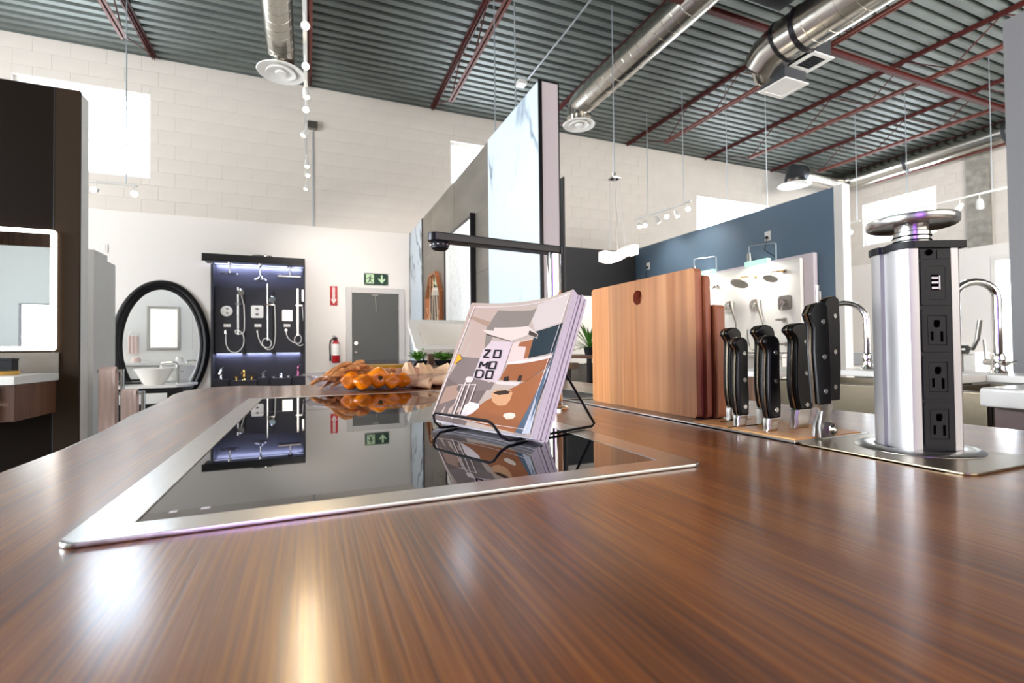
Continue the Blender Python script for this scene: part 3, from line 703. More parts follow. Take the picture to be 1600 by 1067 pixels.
# basin taps standing on the shelf boxes
def tap(cx, z_, m, h, lb, name='basin_tap'):
    c = Vector((cx, BW-.135, z_)); t1 = thing(name, lb, 'tap', c)
    obj('body', B().lathe([(.0, 0), (.022, 0), (.024, .006), (.015, .02), (.014, h*.75), (.018, h*.8), (.012, h), (0, h)], c, 14), m, t1)
    obj('spout', B().tube([c+Z*h*.6, c+Z*h*.7-Y*.05-X*.01, c+Z*h*.55-Y*.09-X*.015], .009, 8), m, t1)
    obj('lever', B().tube([c+Z*h, c+Z*(h+.02)+X*.02, c+Z*(h+.022)+X*.035], .005, 6), m, t1)
tap(x0+.12, .66, 'chrome', .15, 'tall chrome basin tap on the far left shelf box of black display')
M['rose'] = mat('rose_metal', C8(224, 132, 168), .2, .9)
tap(x0+1.15, .68, 'rose', .15, 'rose coloured basin tap on the far right shelf box of black display')
tap(x0+.67, .67, 'steel_dark', .08, 'low dark basin tap on the middle shelf box of black display')
def tapset(cx, z_, m, h, d, lb):
    c = Vector((cx, BW-.135, z_)); t1 = thing('widespread_tap', lb, 'tap', c)
    obj('spout_body', B().lathe([(0, 0), (.024, 0), (.026, .008), (.014, .02), (.02, h*.45), (.012, h*.6), (.02, h*.8), (.008, h), (0, h)], c, 14), m, t1)
    obj('spout', B().tube([c+Z*h*.6, c+Z*h*.8-Y*.04-X*.02, c+Z*h*.65-Y*.07-X*.03], .009, 8), m, t1)
    for s_ in (-1, 1):
        e = c+X*s_*d; hb = obj('handle_base', B().lathe([(0, 0), (.02, 0), (.01, .02), (.012, h*.32), (0, h*.34)], e, 12), m, t1)
        obj('cross_handle', B().cyl(e+Z*h*.36-X*.035, e+Z*h*.36+X*.035, .007, seg=8).cyl(e+Z*h*.36-Y*.03, e+Z*h*.36+Y*.03, .007, seg=8), m, hb)
tapset(x0+.415, .64, 'brass', .16, .10, 'polished brass three piece basin tap set on black display shelf')
tapset(x0+.91, .66, 'chrome', .065, .10, 'low chrome three piece basin tap set on black display shelf')
c = hit(411, 606, 'y', BW-.12)
for k, (px_, lb) in enumerate(((350, 'small dark tap low on the left of the black display'), (411, 'small chrome tap low in the middle of the black display'), (463, 'small dark tap low on the right of the black display'))):
    c = hit(px_, 600, 'y', BW-.055); t1 = thing('wall_tap', lb, 'tap', (c.x, BW-.05, c.z)); mm = 'chrome' if k == 1 else 'black_metal'
    obj('flange', B().cyl((c.x, BW-.0525, c.z), (c.x, BW-.065, c.z), .026, seg=16), mm, t1); obj('spout', B().tube([(c.x, BW-.06, c.z), (c.x, BW-.13, c.z+.01), (c.x, BW-.15, c.z-.03)], .011, 8), mm, t1)
t1 = thing('loose_shower_hose', 'coiled chrome fitting lying on top of the black display canopy', 'fitting', (-.7, BW-.3, 2.44))
b = B(); cc = Vector((-.64, BW-.3, 2.452)); b.tube([cc+X*(.13*math.cos(a*.5))+Y*(.05*math.sin(a*.5))+Z*(.012+.008*math.sin(a*1.7)) for a in range(0, 26)], .008, 6); obj('coil', b, 'chrome', t1)
obj('end_piece', B().sph((-.60, BW-.3, 2.475), (.022, .018, .02), 10, 8), 'black_metal', t1)

# ---------------- oval mirror, vanity with vessel basin
t = thing('oval_mirror', 'large oval mirror with thick dark frame leaning on the back wall', 'mirror', (-1.95, BW-.05, .4))
a = hit(250, 437, 'y', BW-.05); l = hit(171, 545, 'y', BW-.05); r_ = hit(328, 545, 'y', BW-.05)
cx = (l.x+r_.x)/2; rx = (r_.x-l.x)/2; cz = 1.17; rz = a.z-cz
b = B(); n = 64; prof = [(-.0, .0), (.02, -.035), (.05, -.05), (.085, -.03), (.10, -.045), (.125, -.03), (.14, -.0)]
rings = []
for i in range(n):
    th = 2*PI*i/n; rings.append([b.bm.verts.new((cx+(rx-d)*math.cos(th), BW-.02+e, cz+(rz-d)*math.sin(th))) for d, e in prof])
for i in range(n):
    A, D = rings[i], rings[(i+1) % n]
    for k in range(len(prof)-1): b._f([A[k], A[k+1], D[k+1], D[k]])
    b._f([A[-1], A[0], D[0], D[-1]])
obj('frame', b, 'black_paint', t)
obj('mirror_glass', B().prism([(cx+(rx-.135)*math.cos(2*PI*i/48), cz+(rz-.135)*math.sin(2*PI*i/48)) for i in range(48)], (0, BW-.022, 0), X, Z, Y*.004), 'mirror', t, flat=True)
vy = 7.6
t = thing('vanity_unit', 'dark vanity unit with pale top standing in front of the oval mirror', 'vanity', (-1.9, vy, 0))
obj('worktop', B().prism([(-2.5, 7.30), (-1.55, 7.30), (-1.44, 7.48), (-1.44, 7.95), (-2.5, 7.95)], (0, 0, .615), X, Y, Z*.032), 'quartz', t, bevel=.006)
obj('body', B().box(-2.48, -1.50, 7.36, 7.93, .0, .614), 'black_paint', t, bevel=.004)
obj('drawer', B().box(-2.15, -1.66, 7.335, 7.358, .42, .55), 'white', t, bevel=.003)
obj('drawer', B().box(-2.15, -1.66, 7.335, 7.358, .22, .39), 'black_metal', t, bevel=.003)
obj('back_rail', B().box(-2.5, -2.05, 7.78, 7.9, .648, .675), 'black_paint', t, bevel=.003)
t = thing('vessel_basin', 'flared white vessel basin on the dark vanity before the oval mirror', 'basin', (-1.86, 7.6, .648))
obj('bowl', B().lathe([(0, .0), (.11, 0), (.115, .015), (.13, .03), (.19, .15), (.225, .205), (.215, .21), (.18, .16), (.12, .045), (0, .03)], (-1.86, 7.6, .648), 36, sy=.8), 'porcelain', t)
t = thing('tall_basin_tap', 'tall chrome basin tap beside the flared white vessel basin', 'tap', (-1.61, 7.62, .648))
obj('body', B().cyl((-1.61, 7.62, .648), (-1.61, 7.62, .90), .018, seg=14), 'chrome', t)
obj('spout', B().tube([(-1.61, 7.62, .88), (-1.62, 7.6, .93), (-1.68, 7.58, .935), (-1.76, 7.56, .93), (-1.775, 7.556, .90)], .012, 8), 'chrome', t)
obj('lever', B().cyl((-1.61, 7.62, .80), (-1.54, 7.60, .81), .008, seg=8), 'chrome', t)

# ---------------- dark partition on the left with lit mirror and floating vanity
PY, PX = 4.64, -1.607
t = struct('wall_partition', B().box(-5.6, PX-.154, PY, PY+.03, 0, 3.05), 'black_wall')
t2 = struct('wall_partition', B().box(PX-.149, PX, PY, PY+.03, 0, 3.05), 'mirror_glow_tint')
struct('trim_3', B().box(PX-.1535, PX-.1495, PY-.002, PY+.03, 0, 3.05), 'duct_grey')
struct('wall_partition', B().box(-5.6, PX, PY+.03, PY+.16, 0, 3.045), 'white')
t = thing('lit_mirror', 'rectangular mirror with glowing white border on the dark left partition', 'mirror', (-2.6, PY-.03, 1.03))
mx0, mx1, mz0, mz1 = -3.1, -1.735, 1.075, 1.965
obj('mirror_glass', B().box(mx0+.03, mx1-.03, PY-.03, PY-.022, mz0+.03, mz1-.03), 'mirror', t, flat=True)
obj('led_border', B().plate([rrect(mx0, mx1, mz0, mz1, .02), [(mx0+.03, mz0+.03), (mx1-.03, mz0+.03), (mx1-.03, mz1-.03), (mx0+.03, mz1-.03)]], (0, PY-.004, 0), X, Z, -Y*.027), 'led_white', t)
obj('back_box', B().box(mx0+.035, mx1-.035, PY-.003, PY-.0005, mz0+.03, mz1-.03), 'black_paint', t)
obj('backsplash', B().box(-3.2, -1.72, PY-.012, PY-.001, .912, 1.06), 'tile', tag(thing('splashback', 'brown stone splashback strip under the lit mirror', 'splashback', (-2.5, PY-.01, .91)), 'brown stone splashback strip under the lit mirror', 'splashback'))
t = thing('floating_vanity', 'wall hung walnut vanity with white slab top on the dark partition', 'vanity', (-2.3, 4.35, .62))
obj('top', B().box(-3.3, -1.715, 4.03, PY-.014, .855, .91), 'quartz', t, bevel=.005)
obj('carcass', B().box(-3.28, -1.73, 4.07, PY-.014, .62, .854), 'walnut', t, bevel=.003)
for z0_, z1_ in ((.745, .84), (.63, .725)):
    d = obj('drawer', B().box(-2.6, -1.80, 4.048, 4.069, z0_, z1_), 'walnut2', t, bevel=.003)
for lb, c, s_, m_ in (('black square toiletry box on the floating vanity, beneath the lit mirror', (-1.92, 4.42), (.045, .04, .075), 'black'), ('flat glossy black tray box on floating vanity at the left edge', (-2.06, 4.40), (.06, .05, .045), 'black_metal')):
    t = thing('toiletry_box', lb, 'box', (c[0], c[1], .91))
    obj('body', B().box(c[0]-s_[0], c[0]+s_[0], c[1]-s_[1], c[1]+s_[1], .911, .911+s_[2]*1.25), m_, t, bevel=.003); obj('lid', B().box(c[0]-s_[0]-.002, c[0]+s_[0]+.002, c[1]-s_[1]-.002, c[1]+s_[1]+.002, .911+s_[2]*1.25, .911+s_[2]*1.5), m_, t, bevel=.002)
t = thing('gold_tray', 'small gold rimmed tray lying on the floating vanity', 'tray', (-1.86, 4.28, .91)); obj('rim', B().tube([(-1.86+.07*math.cos(q/16*2*PI), 4.28+.05*math.sin(q/16*2*PI), .935) for q in range(16)], .004, 6, closed=True), 'brass', t); obj('base', B().lathe([(0, 0), (.06, 0), (.068, .02), (.064, .02), (.056, .004), (0, .004)], (-1.86, 4.28, .911), 24, sy=.72), 'brass', t)
# ---- things on the back of the partition, seen in the oval mirror
BY = PY+.16
for lb, xa in (('silver framed rectangular mirror on the white back of the dark partition, far one', -2.99), ('silver framed rectangular mirror on the white back of the dark partition, nearest its end', -2.22)):
    t = thing('framed_mirror', lb, 'mirror', (xa+.28, BY, 1.2)); 
    obj('frame', B().plate([[(xa, 1.12), (xa+.56, 1.12), (xa+.56, 2.0), (xa, 2.0)], [(xa+.05, 1.17), (xa+.51, 1.17), (xa+.51, 1.95), (xa+.05, 1.95)]], (0, BY+.001, 0), X, Z, Y*.03), 'steel_dark', t, bevel=.006)
    obj('mirror_glass', B().box(xa+.05, xa+.51, BY+.004, BY+.012, 1.17, 1.95), 'mirror', t, flat=True)
t = thing('wash_console', 'white wash console shelf on the partition back, reflected in the oval mirror', 'console', (-2.6, BY+.25, 0))
obj('top', B().box(-3.6, -1.85, BY+.001, BY+.36, .82, .88), 'quartz', t, bevel=.006)
for q in (-3.55, -2.7, -1.92): obj('leg', B().box(q, q+.04, BY+.31, BY+.35, 0, .82), 'chrome', t)
obj('cabinet', B().box(-3.4, -2.0, BY+.002, BY+.3, .35, .81), 'white', t, bevel=.004)
for q, s_, m_, lb in ((-3.1, .07, 'towel', 'folded pink towel on the wash console behind the partition'), (-2.4, .06, 'porcelain', 'white soap pot on the wash console behind the partition')):
    tag(obj('toiletry', B().lathe([(0, 0), (s_, 0), (s_*1.1, .05), (s_*.8, .1), (0, .11)], (q, BY+.25, .881), 16), m_), lb, 'toiletry')
t = thing('towel_ring', 'white towel on a chrome ring on the back of the partition', 'towel', (-3.2, BY+.03, 1.2))
obj('ring', B().tube([(-3.2+.08*math.cos(q/16*2*PI), BY+.05, 1.42+.08*math.sin(q/16*2*PI)) for q in range(16)], .006, 6, closed=True), 'chrome', t)
obj('towel', B().sheet(lambda u, v: Vector((-3.28+.16*u, BY+.06+.008*math.sin(u*18), 1.06+.34*v)), 16, 6, .01), 'towel', t)
# chandelier lamp glow near partition back
# ---------------- white display unit beyond the dark partition
t = thing('white_display_unit', 'tall white display unit with shower samples just beyond the dark partition end', 'display stand', (-1.9, 5.4, 0))
wt = 1.92
obj('side_panel', B().box(-1.76, -1.70, 5.2, 5.50, 0, wt), 'white', t, bevel=.003)
obj('rear_panel', B().box(-1.73, -1.70, 5.50, 5.70, 0, wt-.03), 'white', t, bevel=.003)
obj('back_board', B().box(-2.1, -1.76, 5.40, 5.44, 0, wt), 'quartz', t)
for z_ in (.42, .80, 1.02): obj('shelf', B().box(-2.1, -1.76, 5.2, 5.40, z_, z_+.03), 'white', t, bevel=.002)
obj('top', B().box(-2.1, -1.70, 5.2, 5.5, wt, wt+.02), 'white', t)
t = thing('wall_shower_head', 'small chrome shower head on the white display unit beyond the partition', 'shower head', (-1.80, 5.3, 1.6))
obj('arm', B().tube([(-1.82, 5.40, 1.68), (-1.82, 5.32, 1.69), (-1.81, 5.28, 1.66)], .008, 8), 'chrome', t); obj('head', B().lathe([(0, 0), (.05, 0), (.045, .012), (.012, .03), (0, .03)], (-1.81, 5.28, 1.63), 18, ax=(0, -.2, 1)), 'steel_dark', t)
t = thing('hand_shower', 'chrome hand shower bar on the white display unit beyond the partition', 'hand shower', (-1.80, 5.36, 1.2))
obj('slide_bar', B().cyl((-1.80, 5.36, 1.22), (-1.80, 5.36, 1.56), .008, seg=8), 'chrome', t); obj('bracket', B().cyl((-1.80, 5.36, 1.24), (-1.80, 5.40, 1.24), .008, seg=8), 'chrome', t)
obj('hose', B().tube(bez((-1.80, 5.35, 1.3), (-1.86, 5.35, 1.05), (-1.76, 5.35, 1.06), (-1.79, 5.36, 1.2)), .005, 6), 'chrome', t)
for z_, lb in ((.83, 'white ceramic bowl on the upper shelf of the white display unit'), (.45, 'white ceramic bowl on the lower shelf of the white display unit')):
    tag(obj('sample_bowl', B().lathe([(0, 0), (.04, 0), (.05, .02), (.08, .11), (.075, .11), (.045, .03), (0, .02)], (-1.84, 5.28, z_+.001), 20), 'porcelain'), lb, 'bowl')
# ---------------- towels on stands
def towel(cx, cy, z, w, l, lb):
    t = thing('hanging_towel', lb, 'towel', (cx, cy, z-l)); r = .028
    def f(u, v):
        x = cx-w/2+w*v+.004*math.sin(v*20)
        s_ = u*2*(l+1.57*r)
        if s_ < l: return Vector((x, cy-r-.006*math.sin(v*14), z-l+s_))
        s_ -= l
        if s_ < PI*r: a = s_/r; return Vector((x, cy-r*math.cos(a), z+r*math.sin(a)))
        return Vector((x, cy+r+.006*math.sin(v*14), z-(s_-PI*r)))
    obj('cloth', B().sheet(f, 40, 10, .006), 'towel', t)
    rl = obj('rail', B().cyl((cx-w/2-.02, cy, z), (cx+w/2+.05, cy, z), .012, seg=10), 'chrome', t)
    obj('post', B().cyl((cx+w/2+.04, cy, 0), (cx+w/2+.04, cy, z+.012), .014, seg=10), 'chrome', t)
towel(-1.46, 4.75, .91, .10, .62, 'pale pink towel over a chrome rail, taller of the pair past the counter edge')
towel(-1.285, 4.62, .74, .09, .5, 'pale pink towel over a chrome rail, lower of the pair past the counter edge')
# ---------------- rear room seen only in reflections (behind the camera on the left)
struct('wall_rear', B().box(-7, -2.2, -2.6, -2.45, 0, 3.05), 'rear_paint')
t = thing('framed_mirror', 'rectangular mirror on the rear wall, seen in the lit mirror', 'mirror', (-4.4, -2.45, 1.1))
obj('frame', B().plate([[(-4.9, 1.1), (-3.95, 1.1), (-3.95, 2.0), (-4.9, 2.0)], [(-4.87, 1.13), (-3.98, 1.13), (-3.98, 1.97), (-4.87, 1.97)]], (0, -2.449, 0), X, Z, Y*.03), 'black_metal', t)
obj('mirror_glass', B().box(-4.87, -3.98, -2.448, -2.44, 1.13, 1.97), 'mirror', t, flat=True)
t = thing('wall_sconce', 'small round chrome wall lamp on the rear wall', 'lamp', (-3.6, -2.4, 1.5)); obj('shade', B().sph((-3.62, -2.36, 1.5), .07, 16, 10), 'chrome', t); obj('bracket', B().cyl((-3.62, -2.449, 1.5), (-3.62, -2.40, 1.5), .04, seg=14), 'chrome', t)

# ---------------- track lights
def head(parent, c, d, lit=True, L=.11, r=.032):
    """lamp head hung at point c aiming along d"""
    c = Vector(c); d = Vector(d).normalized()
    h = obj('spotlight', B().lathe([(0, 0), (r*.55, 0), (r*.7, .01), (r, L*.5), (r, L), (r*.88, L), (r*.8, L*.8), (0, L*.78)], c-d*L*.3, 18, ax=d), 'white_metal', parent)
    obj('bulb', B().cyl(c+d*(L*.70-L*.2), c+d*(L*.74-L*.2+.004), r*.8, seg=16), 'lamp' if lit else 'lamp_soft', h)
    obj('yoke', B().tube([c+Z*.10, c+Z*.05+d*.01, c], .006, 6), 'white_metal', h)
    return h
def rods(lst):
    for (x, y, z0_), lb in lst:
        tag(obj('hanger_rod', B().cyl((x, y, z0_), (x, y, CZ+.0), .0065, seg=8), 'rod'), lb, 'rod')
tz = 3.62
t = thing('track_light', 'long white light track with warm spotlights running toward the back wall, left of centre', 'track light', (.0, 5, tz))
obj('rail', B().box(-.045, -.012, 2.2, 7.75, tz+.10, tz+.125), 'white_metal', t); obj('rail_cap', B().box(-.05, -.007, 7.75, 7.77, tz+.095, tz+.13), 'white_metal', t)
for py, d, lit in ((42, (.10, -1, -.6), 1), (105, (.05, -1, -.5), 1), (143, (.12, -.25, -1), 0), (172, (0, -1, -.5), 1), (206, (-.5, -.3, -.9), 0), (254, (.05, -.4, -1), 0), (271, (.2, -.8, -.8), 0), (290, (-.3, -.3, -1), 0), (308, (.15, -.5, -1), 0)):
    c = hit(484, py, 'x', -.028) if False else None
    # depth from the track height
    dr = RT*(484-800)/F + UP*(533.5-py)/F + FW; k = (tz-EYE.z)/dr.z; c = EYE+dr*k; c.x = -.028
    head(t, c, d, bool(lit))
    if lit:
        l = bpy.data.lights.new('track_spot', 'SPOT'); l.energy = 22; l.color = (1, .76, .46); l.spot_size = 1.1; l.spot_blend = .6; l.shadow_soft_size = .04
        lo = bpy.data.objects.new('track_spot', l); COL.objects.link(lo); dd = Vector(d).normalized(); lo.location = c+dd*.10; lo.rotation_euler = dd.to_track_quat('-Z', 'Y').to_euler()
for y_, dx_, en in ((5.7, 1.3, 130), (6.6, .2, 70), (5.2, 2.6, 130)):
    l = bpy.data.lights.new('wall_wash_spot', 'SPOT'); l.energy = en; l.color = (1, .93, .88); l.spot_size = 1.5; l.spot_blend = 1; l.shadow_soft_size = .05
    lo = bpy.data.objects.new('wall_wash_spot', l); COL.objects.link(lo); lo.location = (-.028, y_, tz-.08); lo.rotation_euler = (Vector((dx_, 8.3, 1.4))-Vector((0, y_, tz))).to_track_quat('-Z', 'Y').to_euler()
rods([((-.028, 3.4, tz+.125), 'thin zinc rod holding the near part of the centre-left light track'), ((-.028, 7.4, tz+.125), 'thin zinc rod holding the far end of the centre-left light track')])
t = thing('track_light', 'short white light track with two warm lamps below the tall left window', 'track light', (-1.95, 6.5, 2.8))
a, c = hit(120, 283, 'y', 6.5), hit(215, 292, 'y', 6.5)
obj('rail', B().box(a.x, c.x, 6.49, 6.51, 2.885, 2.905), 'white_metal', t)
p = hit(149, 300, 'y', 6.45); head(t, (p.x, 6.47, 2.80), (0, -1, -.25)); p = hit(211, 306, 'y', 6.45); head(t, (p.x-.02, 6.47, 2.80), (.45, -1, -.35))
rods([((-1.849, 6.5, 2.905), 'thin zinc rod in front of the tall left window holding the short light track')])
t = thing('track_light', 'white spotlight bar with six heads hanging in front of the blue wall', 'track light', (5.6, 6.7, 3.3))
A_, C_ = Vector((5.55, 7.36, 3.42)), Vector((5.65, 6.05, 3.40))
obj('rail', B().cyl(A_, C_, .02, seg=8), 'white_metal', t)
for i, (q, d, lit) in enumerate(((.07, (-.3, -.8, -1), 1), (.2, (-.1, -.1, -1), 0), (.42, (.5, -.2, -1), 0), (.58, (-.5, -1, -.6), 1), (.76, (.3, -.2, -1), 0), (.94, (-.6, -1, -.5), 1))):
    p = A_.lerp(C_, q)-Z*.10; head(t, p, d, bool(lit), L=.13, r=.04)
rods([((5.60, 7.05, 3.42), 'thin zinc rod holding the far end of the white spotlight bar'), ((5.64, 6.20, 3.42), 'thin zinc rod holding the near end of the white spotlight bar')])
t = thing('track_light', 'white light rail along the right side above the pop-up socket tower', 'track light', (9.3, 4.7, 3.2))
obj('rail', B().box(9.28, 9.31, 2.9, 5.3, 3.30, 3.325), 'white_metal', t)
for y_, d in ((4.24, (-.6, .5, -1)), (4.0, (.8, .3, -1))): head(t, (9.295, y_, 3.19), d, False, L=.15, r=.045)
rods([((9.295, 3.85, 3.325), 'thick pale rod dropping to the right light rail beside the grey partition'), ((9.295, 4.95, 3.325), 'thin pale rod over the right high window')])
t = thing('track_light', 'short white light rail with one spot left of the socket tower top', 'track light', (9.1, 5.95, 3.2))
obj('rail', B().box(9.1, 9.13, 5.6, 6.2, 3.28, 3.30), 'white_metal', t); head(t, (9.115, 5.8, 3.17), (-.5, -.6, -.8), False, L=.14, r=.042)
rods([((9.115, 5.65, 3.30), 'thin pale rod holding the short rail left of the socket tower top')])
rods([((6.22, 5.85, 3.09), 'thin zinc rod reaching the top of the blue wall, left one'), ((6.22, 5.12, 3.09), 'thin zinc rod reaching the top of the blue wall, right one'),
      ((2.2, 4.9, 3.2) if False else (1.66, 3.85, 3.06), 'thin zinc rod rising from the near part of the marble wall top'), ((1.66, 4.35, 3.06), 'thin zinc rod rising from the far part of the marble wall top')])
for yq, tgt in ((7.0, (6.2, 7.2, 2.3)), (6.2, (6.2, 6.3, 2.4))):
    l = bpy.data.lights.new('blue_wall_spot', 'SPOT'); l.energy = 45; l.color = (1, .93, .85); l.spot_size = 1.7; l.spot_blend = 1; l.shadow_soft_size = .05
    lo = bpy.data.objects.new('blue_wall_spot', l); COL.objects.link(lo); lo.location = (5.45, yq, 3.26); lo.rotation_euler = (Vector(tgt)-lo.location).to_track_quat('-Z', 'Y').to_euler()
# ---------------- crystal pendant
t = thing('crystal_pendant', 'glowing wavy crystal pendant lamp on thin wires near the charcoal wall', 'pendant lamp', (3.5, 5, 2.1))
b = B(); pts = []
nseg = 14
up_, lo_ = [], []
for i in range(nseg+1):
    s_ = i/nseg; x = 3.27+.49*s_; z = 2.155+.10*s_+.028*math.sin(s_*2*PI*1.0+2.6); up_.append((x, z+.06)); lo_.append((x, z-.06))
b.prism(up_+lo_[::-1], (0, 4.93, 0), X, Z, Y*.14); sh = obj('crystal_body', b, 'crystal', t, bevel=.008)
b = B()
for i in range(0, nseg, 1):
    b.box(up_[i][0], up_[i][0]+.004, 4.925, 5.075, lo_[i][1]-.004, up_[i][1]+.004)
obj('crystal_fins', b, 'acrylic', t)
obj('canopy', B().box(3.41, 3.53, 4.94, 5.06, 3.13, 3.15), 'chrome', t, bevel=.003); obj('canopy_boss', B().cyl((3.47, 5, 3.15), (3.47, 5, 3.21), .02, seg=12), 'chrome', t)
obj('stem', B().cyl((3.47, 5, 3.2), (3.47, 5, CZ), .007, seg=8), 'rod', t)
obj('cord', B().tube([(3.475, 5, 3.13), (3.49, 5, 2.8), (3.51, 5, 2.62), (3.48, 5, 2.45), (3.51, 5, 2.22)], .007, 6), 'cable', t)
for x0_, x1_, y_ in ((3.42, 3.36, 4.95), (3.44, 3.42, 5.05), (3.50, 3.60, 4.95), (3.52, 3.66, 5.05)):
    obj('wire', B().cyl((x0_, y_, 3.13), (x1_, y_, 2.22), .0018, seg=5), 'rod', t)
l = bpy.data.lights.new('pendant_light', 'POINT'); l.energy = 12; l.color = (1, .85, .68); l.shadow_soft_size = .12
lo = bpy.data.objects.new('pendant_light', l); COL.objects.link(lo); lo.location = (3.5, 5, 2.0)
# ================================================================== MARBLE PARTITION (right of centre)
MX = 1.58
t = struct('wall_display', B().box(MX+.025, MX+.16, 3.225, BW, 0, 3.045), 'pinkwhite')
obj('marble_slab', B().box(MX, MX+.024, 3.235, 4.35, 0, 3.05), 'marble', t, bevel=.002)
obj('edge_trim', B().box(MX-.004, MX+.024, 3.222, 3.234, 0, 3.055), 'black_metal', t)
obj('edge_trim', B().box(MX+.161, MX+.168, 3.222, 3.30, 0, 3.055), 'black_metal', t)
obj('edge_trim', B().box(MX-.004, MX+.161, 3.223, 3.235, 3.046, 3.058), 'black_metal', t)
yy = 4.353; tl = None
while yy < 7.2:
    w = min(.60, 7.28-yy); zz = 0.0; r = 0
    while zz < 3.0:
        h = min(.61, 3.045-zz)
        o = obj('tile', B().box(MX+.006+random.uniform(-.001, .001), MX+.024, yy+.0015, yy+w-.0015, zz+.0015, zz+h-.0015), 'tile', t, flat=True); zz += .61
    yy += .60
obj('edge_trim', B().box(MX-.006, MX+.024, 7.285, 7.31, 0, 3.05), 'black_metal', t)
obj('marble_slab', B().box(MX, MX+.024, 7.312, BW-.01, 0, 3.045), 'marble', t, bevel=.002)
obj('edge_trim', B().box(MX-.003, MX+.024, BW-.01, BW-.002, 0, 3.045), 'black_metal', t)
struct('wall_divider', B().box(2.725, 2.745, 4.95, 5.05, 0, 3.05), 'black_paint')
# framed drawing
m = bpy.data.materials.new('ink_sketch'); m.use_nodes = True; n = m.node_tree; p = n.nodes['Principled BSDF']; L_ = n.links.new
tcx = n.nodes.new('ShaderNodeTexCoord'); mp_ = n.nodes.new('ShaderNodeMapping'); mp_.inputs['Scale'].default_value = (1, 2.2, 1); L_(tcx.outputs['Object'], mp_.inputs[0])
nz = n.nodes.new('ShaderNodeTexNoise'); nz.inputs['Scale'].default_value = 9; nz.inputs['Detail'].default_value = 3; nz.inputs['Distortion'].default_value = 2.5; L_(mp_.outputs[0], nz.inputs[0])
s1 = n.nodes.new('ShaderNodeMath'); s1.operation = 'SUBTRACT'; s1.inputs[1].default_value = .5; L_(nz.outputs[0], s1.inputs[0])
s2 = n.nodes.new('ShaderNodeMath'); s2.operation = 'ABSOLUTE'; L_(s1.outputs[0], s2.inputs[0])
r_ = n.nodes.new('ShaderNodeValToRGB'); r_.color_ramp.elements[0].position = .004; r_.color_ramp.elements[0].color = C8(120, 120, 120); r_.color_ramp.elements[1].position = .014; r_.color_ramp.elements[1].color = C8(232, 230, 226)
L_(s2.outputs[0], r_.inputs[0]); L_(r_.outputs[0], p.inputs['Base Color']); p.inputs['Roughness'].default_value = .25
M['sketch'] = m
ay0, ay1, az0, az1 = 4.75, 5.82, .80, 2.43
t = thing('framed_drawing', 'tall white ink drawing in a thin black frame on the tiled wall', 'picture', (MX-.03, 5.3, az0))
fr = B(); fr.box(MX-.055, MX+.004, ay0, ay0+.012, az0, az1+.03).box(MX-.055, MX+.004, ay1-.03, ay1, az0, az1).box(MX-.055, MX+.004, ay0+.012, ay1-.03, az1-.02, az1).box(MX-.055, MX+.004, ay0+.012, ay1-.03, az0, az0+.02)
obj('frame', fr, 'black_metal', t, bevel=.001)
obj('paper', B().box(MX-.04, MX-.03, ay0+.012, ay1-.03, az0+.02, az1-.02), 'white', t)
obj('sketch', B().box(MX-.044, MX-.0402, ay0+.16, ay1-.20, az0+.10, az1-.16), 'sketch', t)
# octagonal mirror with string
t = thing('octagonal_mirror', 'wood framed octagonal mirror strung with cord, on the tiled wall by the door', 'mirror', (MX-.02, 6.55, .9))
oc = Vector((MX, 6.5, 1.56))
def octo(ry, rz, k=.45): return [(ry, -rz*k), (ry, rz*k), (ry*.42, rz), (-ry*.42, rz), (-ry, rz*k), (-ry, -rz*k), (-ry*.42, -rz), (ry*.42, -rz)]
obj('frame', B().plate([octo(.42, .54), octo(.385, .505)], oc, Y, Z, -X*.05), 'wood_frame', t, bevel=.002)
obj('mirror_glass', B().prism(octo(.385, .505), oc+Vector((-.004, 0, 0)), Y, Z, -X*.008), 'mirror', t, flat=True)
b = B()
for a_, c_ in (((-.38, .1), (.1, -.5)), ((-.38, -.1), (.16, -.49)), ((.38, .1), (-.1, -.5)), ((.38, -.05), (-.16, -.49)), ((0, .5), (-.2, -.48)), ((.15, .5), (.25, -.4)), ((-.15, .5), (-.3, -.35))):
    b.cyl(oc+Y*a_[0]+Z*a_[1]-X*.03, oc+Y*c_[0]+Z*c_[1]-X*.03, .003, seg=5)
obj('cord', b, 'wrap', t)

# ================================================================== CONSOLE BEYOND THE ISLAND: sink on show, herbs
t = thing('side_console', 'dark wooden console behind the food platter carrying the white sink', 'console', (.9, 2.75, 0))
obj('top', B().box(.42, 1.42, 2.42, 3.05, .93, .965), 'walnut', t, bevel=.004)
for q in ((.46, 2.46), (1.34, 2.46), (.46, 2.97), (1.34, 2.97)): obj('leg', B().box(q[0], q[0]+.05, q[1], q[1]+.05, 0, .929), 'black_paint', t, bevel=.003)
obj('front_panel', B().box(.52, 1.33, 2.47, 2.5, .35, .928), 'black_paint', t)
